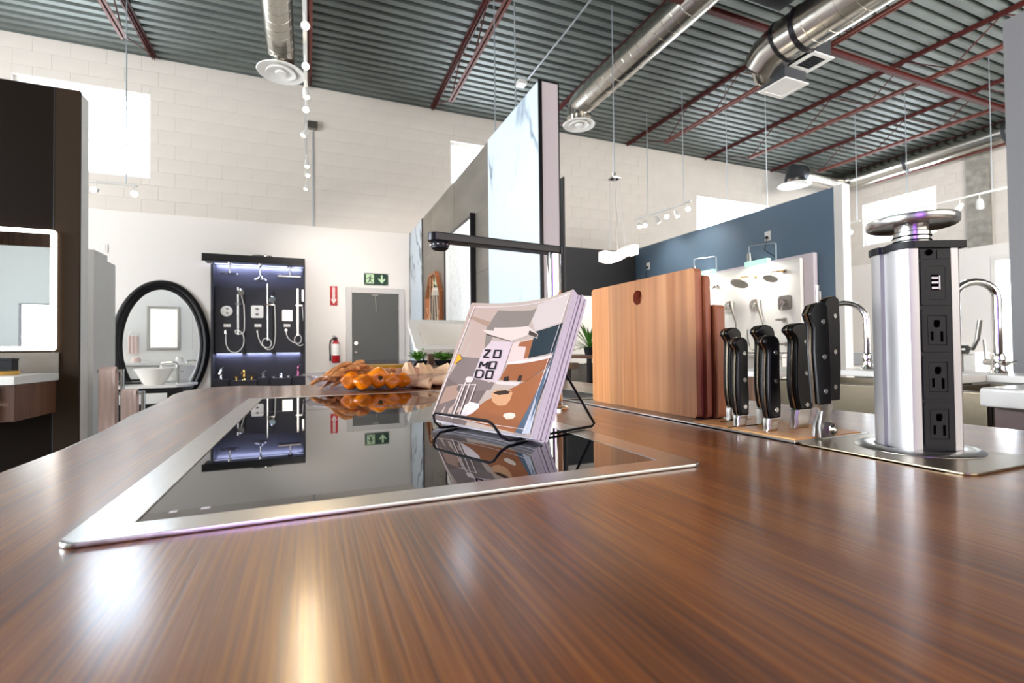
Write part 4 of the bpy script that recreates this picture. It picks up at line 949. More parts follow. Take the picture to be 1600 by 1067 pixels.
# rectangular sink, tilted back
t = thing('rectangular_sink', 'white rectangular ceramic sink propped up at a slant behind the platter', 'sink', (.72, 2.75, 1.05))
BLp, BRp = hit(650, 546, 'y', 2.62), hit(760, 545, 'y', 2.62); TLp, TRp = hit(688, 502, 'y', 2.86), hit(790, 500, 'y', 2.86)
U_ = (BRp-BLp); wU = U_.length*1.25; U_.normalize(); V0 = ((TLp+TRp)/2-(BLp+BRp)/2); V0 -= U_*V0.dot(U_); hV = V0.length; V0.normalize(); N_ = U_.cross(V0); N_ = -N_ if N_.y > 0 else N_
O_ = BLp
def SP(u, v, d): return O_+U_*u*wU+V0*(v*hV)+V0*0+(TLp-BLp-V0*((TLp-BLp).dot(V0))).normalized()*0+N_*(-d)
b = B()
def rr(u0, u1, v0, v1, d, r=.06, n=4): return [b.bm.verts.new(SP(p[0], p[1], d)) for p in rrect(u0, u1, v0, v1, r, n)]
R0 = rr(0, 1, 0, 1, 0, .05); R0b = rr(0, 1, 0, 1, .03, .05); R1 = rr(.09, .91, .13, .87, 0, .07); R2 = rr(.11, .89, .16, .84, .02, .09); R3 = rr(.2, .8, .27, .73, .12, .12)
Rb = rr(.05, .95, .06, .94, .035, .08); Rc = rr(.15, .85, .2, .8, .135, .12)
b.bridge(R0, R1); b.bridge(R1, R2); b.bridge(R2, R3); b._f(R3); b.bridge(R0, R0b); b.bridge(R0b, Rb); b.bridge(Rb, Rc); b._f(Rc)
obj('basin_body', b, 'porcelain', t)
for q in (.15, .8): obj('support_foot', B().box(BLp.x+.5*q, BLp.x+.5*q+.03, BLp.y+.03, BLp.y+.06, .966, BLp.z+.01), 'walnut', t)
def herb_pot(c, n, h, spread, lb, seed):
    rnd = random.Random(seed); c = Vector(c)
    t = thing('potted_herb', lb, 'plant', c)
    obj('pot', B().lathe([(0, 0), (.04, 0), (.05, .022), (.052, .026), (.046, .026), (.042, .018), (0, .018)], c, 18), 'black', t)
    b = B()
    for i in range(n):
        a = rnd.uniform(0, 2*PI); l = rnd.uniform(.5, 1)*h; s_ = rnd.uniform(.3, 1)*spread
        p0 = c+Z*.018; p1 = p0+Vector((math.cos(a)*s_*.4, math.sin(a)*s_*.4, l*.7)); p2 = p0+Vector((math.cos(a)*s_, math.sin(a)*s_, l))
        b.tube([p0, p1, p2], .0012, 4)
        for k in range(3):
            q = p1.lerp(p2, k/2)+Vector((rnd.uniform(-1, 1), rnd.uniform(-1, 1), rnd.uniform(-.5, 1)))*.012
            w = Vector((rnd.uniform(-1, 1), rnd.uniform(-1, 1), .3)).normalized()*.016; s2 = w.cross(Z).normalized()*.006
            vs = [b.bm.verts.new(q), b.bm.verts.new(q+w*.5+s2), b.bm.verts.new(q+w), b.bm.verts.new(q+w*.5-s2)]; b._f(vs)
    o = obj('foliage', b, 'herb', t, flat=True); o['kind'] = 'stuff'
herb_pot((.515, 2.50, .966), 60, .05, .05, 'small green herb under the left corner of the slanted sink', 1)
herb_pot((.65, 2.50, .966), 110, .04, .065, 'bushy green herb pot below the slanted white sink, behind the wraps', 2)
herb_pot((.79, 2.50, .966), 90, .04, .065, 'green herb pot farther right below the slanted white sink', 3)

# ================================================================== DESK AREA (between magazines and cutting boards)
a = hit(870, 463, 'y', 5.6); c = hit(1000, 463, 'y', 5.6)
t = thing('white_display_board', 'tall bright white display board with thin grey top edge before the charcoal wall', 'board', ((a.x+c.x)/2, 5.6, 0))
obj('panel', B().box(2.82, 4.5, 5.6, 5.66, 0, 1.735), 'white_metal', t, bevel=.003); obj('top_trim', B().box(2.82, 4.5, 5.59, 5.67, 1.736, 1.75), 'steel_dark', t)
c = hit(881, 459, 'y', 5.62)
t = thing('small_camera', 'small dark gadget standing on the edge of the white display board', 'gadget', (c.x, 5.62, 1.751)); obj('body', B().box(c.x-.03, c.x+.03, 5.6, 5.65, 1.751, 1.80), 'black', t, bevel=.004); obj('cap', B().box(c.x-.02, c.x+.02, 5.605, 5.645, 1.801, 1.84), 'steel_dark', t, bevel=.003)
t = thing('work_desk', 'brown desk with dark screens below, seen between magazines and cutting boards', 'desk', (2.1, 3.5, 0))
obj('desk_top', B().box(1.80, 3.2, 2.95, 3.8, .975, 1.0), 'walnut', t, bevel=.003)
obj('drawer_unit', B().box(1.84, 1.98, 3.25, 3.75, .72, .93), 'steel_dark', t, bevel=.003)
for q in (1.83, 2.0, 3.1): obj('leg', B().box(q, q+.02, 2.97, 3.01, 0, .974), 'black_metal', t)
t = thing('dark_monitor', 'dark flat screen under the brown desk line beside the cutting board', 'screen', (2.25, 3.4, .6))
obj('screen', B().box(2.03, 2.6, 3.35, 3.38, .62, .93), 'black', t, bevel=.006); obj('stand', B().box(2.2, 2.4, 3.38, 3.42, .4, .64), 'black_metal', t); obj('status_strip', B().box(2.12, 2.28, 3.345, 3.349, .885, .91), 'label_white', t)
def palm(c, n, lb, seed, L0=.40):
    rnd = random.Random(seed); c = Vector(c); t = thing('potted_palm', lb, 'plant', c)
    obj('pot', B().lathe([(0, 0), (.035, 0), (.045, .05), (.047, .055), (.040, .055), (.037, .045), (0, .045)], c, 20), 'black', t)
    for i in range(n):
        a = rnd.uniform(0, 2*PI); el = rnd.uniform(.15, 1.0); L = L0*rnd.uniform(.7, 1.1)
        d = Vector((math.cos(a)*math.cos(el), math.sin(a)*math.cos(el), math.sin(el))); p0 = c+Z*.045; pts = []
        for k in range(7):
            s_ = k/6; pts.append(p0+d*L*s_-Z*L*.30*s_*s_)
        side = d.cross(Z).normalized(); b = B(); prev = None
        for k, p in enumerate(pts):
            w = .008*math.sin(PI*min(1, (k+.6)/6.6))+.0008
            cur = [b.bm.verts.new(p-side*w), b.bm.verts.new(p+Z*.003), b.bm.verts.new(p+side*w)]
            if prev: b._f([prev[0], prev[1], cur[1], cur[0]]); b._f([prev[1], prev[2], cur[2], cur[1]])
            prev = cur
        obj('leaf', b, 'leaf', t)
palm((1.90, 3.08, 1.001), 34, 'potted palm with arching leaves on the desk left of the cutting boards', 5)

# ================================================================== BLUE WALL WITH SHOWER BOARD
BX = 6.2
struct('wall_blue', B().box(BX, BX+.10, 4.13, BW-.07, 0, 3.085), 'blue')
struct('trim_4', B().box(BX-.0, BX+.14, 4.02, 4.129, 0, 3.10), 'white')
t = thing('shower_board', 'large two layer white board of shower fittings fixed on the blue wall', 'display board', (6.1, 5.4, 0))
obj('back_board', B().box(6.12, 6.195, 4.36, 7.0, .95, 2.285), 'greywall' if False else 'pinkwhite', t, bevel=.004)
obj('front_board', B().box(6.05, 6.115, 4.50, 6.9, .97, 2.235), 'white_metal', t, bevel=.004)
def plamp(y0, y1, lb):
    t = thing('picture_lamp', lb, 'lamp', (6.02, (y0+y1)/2, 2.24))
    obj('glass_shade', B().box(5.93, 6.01, y0, y1, 2.225, 2.30), 'teal', t, bevel=.01)
    ym = y1+.0; a_ = (y0+y1)/2
    obj('bent_arm', B().tube([(6.15, a_-.16, 2.29), (6.15, a_-.16, 2.52), (6.12, a_-.15, 2.535), (5.98, a_+.12, 2.535), (5.97, a_+.14, 2.52), (5.97, a_+.14, 2.40)], .008, 8), 'rod', t)
    l = bpy.data.lights.new('picture_light', 'AREA'); l.shape = 'RECTANGLE'; l.size = .05; l.size_y = y1-y0; l.energy = 14; l.color = (1, .95, .88)
    lo = bpy.data.objects.new('picture_light', l); COL.objects.link(lo); lo.location = (5.90, a_, 2.20); lo.rotation_euler = Vector((.35, 0, -1)).to_track_quat('-Z', 'Y').to_euler()
    obj('lamp_holder', B().cyl((5.97, a_+.14, 2.42), (5.97, a_+.14, 2.31), .028, .034, seg=14), 'chrome', t)
plamp(4.90, 5.29, 'picture lamp with teal glass shade on the shower board, nearer one')
plamp(5.90, 6.5, 'picture lamp with teal glass shade on the shower board, farther one half hidden by boards')
for py, pz, lb in ((1200, 369, 'white wall socket on the blue wall above the nearer picture lamp'), (1013, 416, 'white wall socket on the blue wall near the crystal pendant')):
    c = hit(py, pz, 'x', BX)
    t = thing('wall_socket', lb, 'socket', (BX, c.y, c.z)); obj('plate', B().box(BX-.01, BX-.001, c.y-.05, c.y+.05, c.z-.07, c.z+.07), 'white_metal', t, bevel=.003)
    obj('plug', B().box(BX-.05, BX-.0105, c.y-.015, c.y+.015, c.z-.04, c.z-.005), 'black', t, bevel=.003)
    obj('cord', B().tube([(BX-.03, c.y, c.z-.04), (BX-.04, c.y+.03, c.z-.2), (BX-.03, c.y-.12, c.z-.32)], .006, 6), 'black', t)
FXB = 6.05
def bh(px_, py_, off=0.): return hit(px_, py_, 'x', FXB-off)
def armhead(px0, py0, px1, py1, r, lb, tilt=(-.5, 0, -1)):
    w_, h_ = bh(px0, py0), bh(px1, py1, .22); t = thing('wall_shower_head', lb, 'shower head', h_)
    obj('flange', B().cyl((FXB-.001, w_.y, w_.z), (FXB-.02, w_.y, w_.z), .035, .03, seg=18), 'chrome', t)
    ax_ = Vector(tilt).normalized()
    obj('arm', B().tube([(FXB-.01, w_.y, w_.z), (FXB-.10, w_.y, w_.z), (h_.x+.03, h_.y, w_.z-.01), h_-ax_*.05], .012, 8), 'brass', t)
    obj('head', B().lathe([(0, .0), (r*.96, 0), (r, -.012), (r*.5, -.03), (.02, -.05), (0, -.05)], h_, 24, ax=ax_), 'steel_dark', t)
armhead(1182, 432, 1155, 444, .13, 'large round shower head on brass arm, middle of the white shower board')
armhead(1227, 424, 1203, 436, .10, 'smaller round shower head on brass arm, right top of the white shower board')
c = bh(1112, 450, .12); t = thing('loose_hand_shower', 'chrome hand shower lying level, left top of the white shower board', 'hand shower', c)
obj('head', B().lathe([(0, 0), (.06, 0), (.06, .015), (0, .03)], c+Y*(-.0)+Vector((0, -.12, .0)), 18, ax=(-.6, 0, -.8)), 'chrome', t); obj('handle', B().tube([c+Vector((0, -.1, .0)), c+Vector((0, .1, .0)), c+Vector((.06, .22, .03)), (FXB-.005, c.y+.25, c.z+.04)], [.02, .014, .012, .012], 8), 'chrome', t)
def valve(px_, py_, lb, sq=False, hose=True):
    c = bh(px_, py_); t = thing('shower_valve', lb, 'valve', c)
    if sq: obj('plate', B().prism(rrect(-.10, .10, -.10, .10, .04), (FXB-.001, c.y, c.z), Y, Z, -X*.015), 'steel_dark', t)
    else: obj('plate', B().cyl((FXB-.001, c.y, c.z), (FXB-.015, c.y, c.z), .10, .095, seg=28), 'chrome', t)
    obj('knob', B().cyl((FXB-.015, c.y, c.z), (FXB-.07, c.y, c.z), .045, .035, seg=18), 'chrome', t); obj('lever', B().tube([(FXB-.06, c.y, c.z), (FXB-.08, c.y, c.z-.06), (FXB-.08, c.y, c.z-.11)], .01, 6), 'chrome', t)
    if hose:
        obj('holder', B().cyl((FXB-.01, c.y-.1, c.z+.06), (FXB-.08, c.y-.1, c.z+.04), .016, seg=10), 'chrome', t)
        obj('hand_grip', B().tube([(FXB-.08, c.y-.1, c.z+.08), (FXB-.08, c.y-.14, c.z-.1), (FXB-.07, c.y-.18, c.z-.25)], [.03, .018, .013], 8), 'steel_dark', t)
        obj('hose', B().tube(bez((FXB-.07, c.y-.18, c.z-.25), (FXB-.06, c.y-.18, c.z-.75), (FXB-.06, c.y+.12, c.z-.8), (FXB-.03, c.y+.12, c.z-.35)), .009, 6), 'steel_dark', t)
valve(1140, 480, 'round chrome shower valve with hose beside the shorter cutting board'); valve(1180, 477, 'round chrome shower valve with hose, centre of the white shower board'); valve(1227, 473, 'square shower valve with no hose, right side of the white shower board', True, False)
for px_, py_, lb in ((1226, 500, 'chrome bath spout under the square valve on the white shower board'), (1230, 538, 'short flat chrome spout low on the right of the white shower board')):
    c = bh(px_, py_); t = thing('bath_spout', lb, 'tap', c); obj('spout', B().box(FXB-.16, FXB-.001, c.y-.02, c.y+.02, c.z-.012, c.z+.018), 'steel_dark', t, bevel=.004); obj('flange', B().box(FXB-.01, FXB-.0005, c.y-.035, c.y+.035, c.z-.03, c.z+.035), 'chrome', t, bevel=.003)
t = thing('low_cabinet', 'long low white cabinet beneath the white shower board', 'cabinet', (5.8, 5.6, 0))
obj('top', B().box(5.55, 6.19, 4.4, 7.0, .91, .95), 'quartz', t, bevel=.003); obj('body', B().box(5.58, 6.19, 4.42, 6.98, 0, .909), 'white', t)
for k in range(4): d = obj('door', B().box(5.565, 5.579, 4.44+k*.635, 5.06+k*.635, .06, .88), 'white_metal', t, bevel=.003); obj('handle', B().box(5.545, 5.564, 4.5+k*.635, 4.6+k*.635, .8, .81), 'black_metal', d)
# low objects near the right wall
t = thing('white_cabinet', 'row of white drawers against the far right wall by the glazed door', 'cabinet', (12.3, 5.8, 0))
obj('body', B().box(12.0, RW-.001, 5.3, 7.9, 0, .87), 'white', t); obj('top', B().box(11.97, RW-.001, 5.28, 7.92, .871, .90), 'white_metal', t)
for k in range(4): d = obj('drawer_front', B().box(11.985, 11.999, 5.33+k*.64, 5.93+k*.64, .55, .83), 'white_metal', t, bevel=.004); obj('knob', B().sph((11.97, 5.63+k*.64, .69), .02, 8, 6), 'black_metal', d)
t = thing('grey_bench', 'long pale grey bench beside the blue wall end on the right', 'bench', (9, 6, 0)); obj('seat', B().box(8.6, 9.4, 5.6, 7.6, .72, .92), 'greywall', t, bevel=.01); obj('base', B().box(8.7, 9.3, 5.7, 7.5, 0, .719), 'white', t)
# ================================================================== GREY PARTITION (right edge)
struct('wall_grey', B().box(4.0, 4.12, -1.5, 1.585, 0, 3.06), 'greywall')

# ================================================================== SINK COUNTER BEHIND THE TOWER
t = thing('sink_counter', 'white topped sink counter on dark base behind the pop-up socket tower', 'counter', (2.6, 1.0, 0))
SX = 2.16; Y0, Y1 = -.2, 2.2
sinks = [(1.17, 1.80), (.90-.03 if False else .915, 1.12)]
tops = B(); tops.box(SX+.47, SX+.75, Y0, Y1, .885, .915).box(SX, SX+.47, 1.80, Y1, .885, .915).box(SX, SX+.47, 1.125, 1.165, .885, .915)
obj('worktop', tops, 'quartz', t, bevel=.004)
obj('base', B().box(SX+.06, SX+.73, Y0, Y1, .08, .64), 'black_paint', t); obj('base_front', B().box(SX+.03, SX+.059, 1.81, Y1, .08, .884), 'walnut', t)
obj('worktop', B().box(SX-.10, SX+.47, Y0, .905, .835, .90), 'quartz', t, bevel=.012); obj('drawer_front', B().box(SX-.03, SX+.03, Y0, .895, .12, .834), mat('taupe_drawer', C8(110, 88, 84), .4), t, bevel=.004)
def apron(y0, y1, lb):
    t = thing('apron_sink', lb, 'sink', (SX, (y0+y1)/2, .65)); b = B(); x0_, x1_ = SX-.02, SX+.46; z0_, z1_ = .655, .878; g = .014
    b.box(x0_, x0_+.03, y0, y1, z0_, z1_); obj('apron_front', b, 'apron', t, bevel=.006)
    b = B(); b.box(x0_+.03, x1_, y0, y0+g, z0_, z1_).box(x0_+.03, x1_, y1-g, y1, z0_, z1_).box(x1_-g, x1_, y0+g, y1-g, z0_, z1_).box(x0_+.03, x1_, y0+g, y1-g, z0_, z0_+.01)
    obj('bowl', b, 'apron', t)
apron(1.17, 1.79, 'brushed steel apron front sink left of the socket tower, by the shears'); apron(.915, 1.12, 'brushed steel apron front sink right of the socket tower')
def faucet(base, h, reach, rt, dirv, lb, cross=False, spray=.1):
    c = Vector(base); t = thing('kitchen_faucet', lb, 'faucet', c); d = Vector(dirv).normalized(); R_ = reach/2
    obj('base_body', B().lathe([(0, 0), (.028, 0), (.03, .006), (.024, .02), (.020, .05), (.024, .07), (.017, .09), (0, .09)], c, 20), 'chrome', t)
    pts = [c+Z*.08, c+Z*(h-R_)*.6, c+Z*(h-R_)]
    for i in range(1, 11): a = PI*i/10; pts.append(c+Z*(h-R_)+Z*R_*math.sin(a)+d*R_*(1-math.cos(a)))
    obj('gooseneck', B().tube(pts, rt, 14), 'chrome', t)
    e = pts[-1]; obj('spray_head', B().lathe([(0, 0), (rt*1.0, 0), (rt*1.35, -.02), (rt*1.4, -spray), (rt*1.1, -spray-.008), (0, -spray-.008)], e, 18), 'chrome', t)
    if cross:
        s_ = d.cross(Z).normalized()
        obj('bridge_body', B().cyl(c+Z*.05-s_*.05, c+Z*.05+s_*.09, .014, seg=12), 'chrome', t)
        obj('lever', B().tube([c+Z*.05+s_*.08, c+Z*.06+s_*.09, c+Z*.15+s_*.10], .005, 8), 'chrome', t); obj('lever', B().tube([c+Z*.05-s_*.05, c+Z*.055-s_*.08-d*.02], .006, 8), 'chrome', t)
    else: obj('lever', B().tube([c+Z*.085, c+Z*.10-d*.0+d.cross(Z)*.03, c+Z*.14+d.cross(Z)*.05], .006, 8), 'chrome', t)
    return t
fc = hit(1356, 583, 'z', .915)
fc = Vector((2.72, 1.66, .915)); q = hit(1355, 570, 'x', 2.72)
faucet((2.72, q.y, .915), .36, .19, .014, (-.55, .83, 0), 'gooseneck chrome faucet half hidden left of the socket tower', spray=.03)
q = hit(1561, 585, 'x', 2.72)
faucet((2.72, q.y, .915), .40, .15, .0155, (-.75, .65, 0), 'tall pull down chrome faucet right of the socket tower with cross levers', True, .13)
# pot filler style tap beyond
q = hit(1512, 585, 'x', 3.2)
t = thing('bar_faucet', 'slender brushed tap arm behind the tall faucet, right of the tower', 'faucet', (3.2, q.y, .95))
a_, b_, c_, d_ = hit(1500, 543, 'x', 3.1), hit(1520, 545, 'x', 3.1), hit(1527, 530, 'x', 3.1), hit(1531, 500, 'x', 3.1)
obj('arm', B().tube([a_, b_, c_, d_], .010, 10), 'steel_dark', t); obj('body', B().cyl(hit(1496, 546, 'x', 3.1), hit(1512, 546, 'x', 3.1), .022, seg=16), 'steel_dark', t); p = hit(1500, 547, 'x', 3.1); obj('post', B().cyl((p.x, p.y, .88), (p.x, p.y, p.z), .012, seg=10), 'steel_dark', t)
tag(obj('display_plinth', B().box(3.0, 3.6, .9, 1.9, 0, .879), 'white', bevel=.004), 'low white plinth behind the sink counter carrying the slender tap', 'plinth')
# ================================================================== ISLAND
pts = [(-.300, .50), (-.298, .68), (-.296, .80), (-.300, .88), (-.306, .97), (-.318, 1.07), (-.330, 1.17), (-.338, 1.30), (-.345, 1.42), (-.36, 1.58), (-.378, 1.72), (-.378, 1.86), (-.35, 1.97), (-.30, 2.035), (-.22, 2.04), (-.1, 1.96), (.1, 1.955), (.5, 1.95), (.93, 1.94)]
poly = [(-.30, -.9), (-.305, -.3), (-.302, .1), (-.300, .35)]+pts+[(.93, -.9)]
t = thing('kitchen_island', 'long walnut island counter with wavy live edge filling the foreground', 'counter', (.3, .5, 0))
b = B(); b.prism(poly, (0, 0, CT-.045), X, Y, Z*.045); obj('countertop', b, 'counter', t, bevel=.006, seg=3, ang=50)
obj('base_cabinet', B().box(-.18, .85, -.8, 1.8, .1, CT-.046), 'walnut', t, bevel=.004); obj('plinth', B().box(-.14, .8, -.75, 1.75, 0, .099), 'black_paint', t)
# ---------------- cooktop
kx0, kx1, ky0, ky1 = -.146, .370, .384, 1.416
t = thing('cooktop', 'flush black glass cooktop with wide brushed steel frame set in the counter', 'cooktop', ((kx0+kx1)/2, .9, CT))
b = B(); fo = rrect(kx0, kx1, ky0, ky1, .012, 4); fi = [(kx0+.034, ky0+.030), (kx1-.034, ky0+.030), (kx1-.034, ky1-.022), (kx0+.034, ky1-.022)]
b.plate([fo, fi], (0, 0, CT+.0002), X, Y, Z*.0035); obj('steel_frame', b, 'steel', t, bevel=.001)
obj('glass', B().box(kx0+.0345, kx1-.0345, ky0+.0305, ky1-.0225, CT+.0002, CT+.003), 'black_glass', t, bevel=.0006)
mm = mat('zone_print', C8(70, 70, 72), .3)
b = B(); ym = (ky0+ky1)/2+.17; b.box(kx0+.036, kx1-.036, ym, ym+.0012, CT+.0031, CT+.0033); obj('printed_line', b, mm, t)
obj('control_print', B().box(kx0+.05, kx0+.055, ky0+.045, ky0+.05, CT+.0031, CT+.0033).box(kx0+.07, kx0+.076, ky0+.045, ky0+.05, CT+.0031, CT+.0033), 'label_white', t)

# ---------------- magazines on a wire stand
mBL, mBR = Vector((.175, .757, .934)), Vector((.250, .545, .934))
e_ = (mBR-mBL); MW = e_.length; e_.normalize(); n0 = Vector((-e_.y, e_.x, 0)); n0 = n0 if n0.dot(FW) > 0 else -n0
th = math.radians(24); tv = Z*math.cos(th)+n0*math.sin(th); MH = .205; nb = n0*math.cos(th)-Z*math.sin(th)   # nb: into the stack
def cov(u, v, d=0.):
    sag = .016*4*u*(1-u)*(.35+.65*v)
    return mBL+e_*(MW*u)+tv*(MH*v)+nb*(sag+d)
def magazine_mesh(th_):
    b = B(); b.sheet(lambda u, v: cov(u, v, .0), 14, 4, -th_ if False else None)
    return b
TH = .0046
def mag_block(b, d0, d1):
    g0 = [[b.bm.verts.new(cov(i/14, j/4, d0)) for j in range(5)] for i in range(15)]; g1 = [[b.bm.verts.new(cov(i/14, j/4, d1)) for j in range(5)] for i in range(15)]
    for g in (g0, g1):
        for i in range(14):
            for j in range(4): b._f([g[i][j], g[i+1][j], g[i+1][j+1], g[i][j+1]])
    for i in range(14): b._f([g0[i][0], g0[i+1][0], g1[i+1][0], g1[i][0]]); b._f([g0[i][4], g0[i+1][4], g1[i+1][4], g1[i][4]])
    for j in range(4): b._f([g0[0][j], g0[0][j+1], g1[0][j+1], g1[0][j]]); b._f([g0[14][j], g0[14][j+1], g1[14][j+1], g1[14][j]])
    return b
M['cover_rear'] = mat('rear_cover_stock', C8(206, 196, 200), .3)
M['cover'] = mat('cover_stock', C8(176, 158, 146), .12, coat=.7)
t = thing('magazine', 'front magazine with a glossy kitchen photograph cover in the black wire stand', 'magazine', mBL, 'magazines in the wire stand')
obj('pages', mag_block(B(), .00035, TH-.00035), 'pages', t, ang=60)
obj('back_cover', mag_block(B(), TH-.0003, TH-.0001), 'cover', t, ang=60)
cv = obj('front_cover', mag_block(B(), .0, .0003), 'cover', t, ang=60)
# cover print: flat patches following the curved cover.  q = position on the cover, 0..1
Hq = None
def homog():
    # corners on a 300-unit study of the cover -> unit square, solved as a projective map
    src = [(112, 770), (690, 865), (920, 85), (360, 138)]; dst = [(0, 0), (1, 0), (1, 1), (0, 1)]
    A = []; Bv = []
    for (x, y), (u, v) in zip(src, dst):
        A.append([x, y, 1, 0, 0, 0, -u*x, -u*y]); Bv.append(u); A.append([0, 0, 0, x, y, 1, -v*x, -v*y]); Bv.append(v)
    n = 8
    for i in range(n):
        p = max(range(i, n), key=lambda r: abs(A[r][i])); A[i], A[p] = A[p], A[i]; Bv[i], Bv[p] = Bv[p], Bv[i]
        for r in range(n):
            if r != i:
                f = A[r][i]/A[i][i]; A[r] = [a-f*c for a, c in zip(A[r], A[i])]; Bv[r] -= f*Bv[i]
    return [Bv[i]/A[i][i] for i in range(n)]
hq = homog()
def uv_(x, y):
    w = hq[6]*x+hq[7]*y+1; return (min(1, max(0, (hq[0]*x+hq[1]*y+hq[2])/w)), min(1, max(0, (hq[3]*x+hq[4]*y+hq[5])/w)))
layer = [0]
def patch(name, polys, col, parent=None, rough=.15):
    """print patch(es) on the cover: flat ink a few hundredths of a millimetre thick"""
    layer[0] += 1; d = -.00005*layer[0]-.00008
    b = B()
    for pl in polys:
        q = [uv_(*p) for p in pl]
        vs = [b.bm.verts.new((p[0], p[1], 0)) for p in q]
        es = [b.bm.edges.new((vs[i], vs[(i+1) % len(vs)])) for i in range(len(vs))]
        bmesh.ops.triangle_fill(b.bm, edges=es, use_beauty=True)
    for k in range(1, 14):
        bmesh.ops.bisect_plane(b.bm, geom=b.bm.verts[:]+b.bm.edges[:]+b.bm.faces[:], plane_co=(k/14, 0, 0), plane_no=(1, 0, 0), dist=1e-6)
    for v in b.bm.verts: v.co = cov(v.co.x, v.co.y, d)
    return obj(name, b, mat('ink_'+name, col, rough, coat=.5), parent or cv, flat=False, ang=60)
patch('picture_wall', [[(112, 770), (360, 138), (480, 150), (415, 560), (330, 745)]], C8(176, 152, 140))
patch('picture_floor', [[(112, 770), (215, 545), (430, 580), (330, 745), (300, 800)]], C8(112, 96, 92))
patch('picture_drawer', [[(160, 690), (205, 590), (290, 568), (280, 640)]], C8(158, 128, 112)); patch('picture_panel', [[(300, 195), (330, 200), (455, 232), (440, 262), (345, 220)]], C8(158, 128, 112))
patch('picture_concrete', [[(480, 165), (660, 165), (700, 150), (640, 260), (470, 260), (400, 420), (420, 260)]], C8(128, 116, 108))
patch('picture_shadow', [[(290, 425), (385, 425), (360, 520), (430, 560), (470, 545), (440, 600), (330, 610), (215, 545)]], C8(124, 108, 104))
patch('picture_light_panel', [[(700, 135), (905, 95), (865, 250), (690, 282), (665, 220)]], C8(190, 174, 168))
patch('picture_light_wall', [[(445, 330), (560, 335), (500, 520), (470, 560), (340, 535), (400, 380)]], C8(196, 176, 178))
patch('picture_cabinet', [[(560, 340), (690, 320), (650, 440), (530, 450)]], C8(206, 180, 172))
patch('picture_wood_strip', [[(598, 338), (690, 325), (660, 425), (628, 432), (640, 365), (590, 360)]], C8(150, 92, 60))
patch('picture_window', [[(690, 285), (866, 258), (815, 412), (656, 428)]], C8(32, 44, 52))
patch('picture_hood', [[(398, 272), (455, 275), (460, 258), (648, 252), (710, 300), (705, 325), (655, 300), (545, 330), (430, 298)]], C8(204, 186, 176))
patch('picture_hood_edge', [[(420, 292), (545, 328), (550, 334), (418, 298)]], C8(66, 52, 46)); patch('picture_hood_end', [[(655, 275), (705, 300), (702, 320), (650, 298)]], C8(66, 52, 46))
patch('picture_shelf', [[(530, 447), (650, 437), (815, 425), (805, 440), (640, 455), (528, 460)]], C8(214, 196, 190))
patch('picture_backsplash', [[(536, 460), (640, 455), (800, 442), (770, 495), (640, 560), (610, 552), (492, 545)]], C8(146, 88, 56))
patch('picture_ledge', [[(470, 552), (620, 560), (600, 580), (475, 568)]], C8(206, 190, 184))
patch('picture_table', [[(640, 560), (790, 495), (690, 680), (600, 845), (280, 765), (420, 660)]], C8(150, 92, 58))
patch('painted_glare', [[(800, 460), (870, 300), (790, 560), (690, 790), (660, 855), (596, 842), (690, 680)]], C8(78, 92, 108))  # bluish sheen on the glossy cover, painted as this and the paler patch
patch('painted_glare_pale', [[(770, 520), (815, 480), (740, 650), (690, 850), (640, 850), (700, 700)]], C8(178, 180, 190))
patch('picture_bowl', [[(447, 620), (470, 605), (520, 600), (560, 605), (573, 620), (560, 660), (535, 688), (490, 690), (455, 665)]], C8(196, 146, 108))
patch('picture_bowl_fruit', [[(458, 618), (480, 608), (530, 604), (562, 612), (545, 626), (490, 630)]], C8(60, 44, 38))
patch('picture_plate', [[(522, 748), (530, 735), (560, 730), (592, 735), (598, 750), (580, 766), (545, 768)]], C8(216, 196, 176))
patch('picture_jars', [[(520, 530), (545, 525), (545, 552), (515, 552)], [(605, 525), (628, 522), (620, 556), (598, 556)]], C8(54, 42, 38))
patch('picture_towel', [[(300, 690), (330, 668), (380, 680), (382, 700), (340, 735), (270, 765)]], C8(222, 206, 204))
def stroke(x0, y0, x1, y1, w):
    d = math.hypot(x1-x0, y1-y0); nx, ny = -(y1-y0)/d*w/2, (x1-x0)/d*w/2
    return [(x0+nx, y0+ny), (x1+nx, y1+ny), (x1-nx, y1-ny), (x0-nx, y0-ny)]
patch('picture_utensils', [stroke(308, 560, 230, 765, 7), stroke(330, 565, 262, 765, 6), stroke(362, 570, 298, 750, 6), stroke(290, 580, 245, 690, 5), stroke(268, 578, 360, 572, 4), [(305, 545), (318, 530), (342, 530), (350, 545), (338, 560), (312, 562)]], C8(214, 196, 190))
patch('border_line', [stroke(372, 158, 905, 108, 2.5), stroke(372, 158, 130, 745, 2.5), stroke(130, 745, 660, 826, 2.5), stroke(905, 108, 660, 826, 2.5)], C8(230, 216, 214))
patch('orange_diamond', [[(278, 408), (294, 436), (270, 455), (252, 472)]], C8(246, 160, 40))
W_ = 8
def seg_(pp): return [stroke(a[0], a[1], b[0], b[1], W_) for a, b in zip(pp, pp[1:])]
def letter_O(x0, x1, y0, y1, sk): return seg_([(x0+sk, y0), (x1+sk, y0)])+seg_([(x1+sk-1, y0-3), (x1, y1+3)])+seg_([(x1, y1), (x0, y1)])+seg_([(x0, y1+3), (x0+sk, y0-3)])
LT = []
LT += seg_([(410, 383), (440, 381)])+seg_([(440, 381), (403, 420)])+seg_([(400, 420), (432, 421)])
LT += letter_O(455, 489, 383, 421, 10)
LT += seg_([(378, 482), (390, 446)])+seg_([(390, 446), (402, 470)])+seg_([(402, 470), (428, 446)])+seg_([(428, 446), (416, 482)])
LT += letter_O(430, 464, 446, 482, 10)
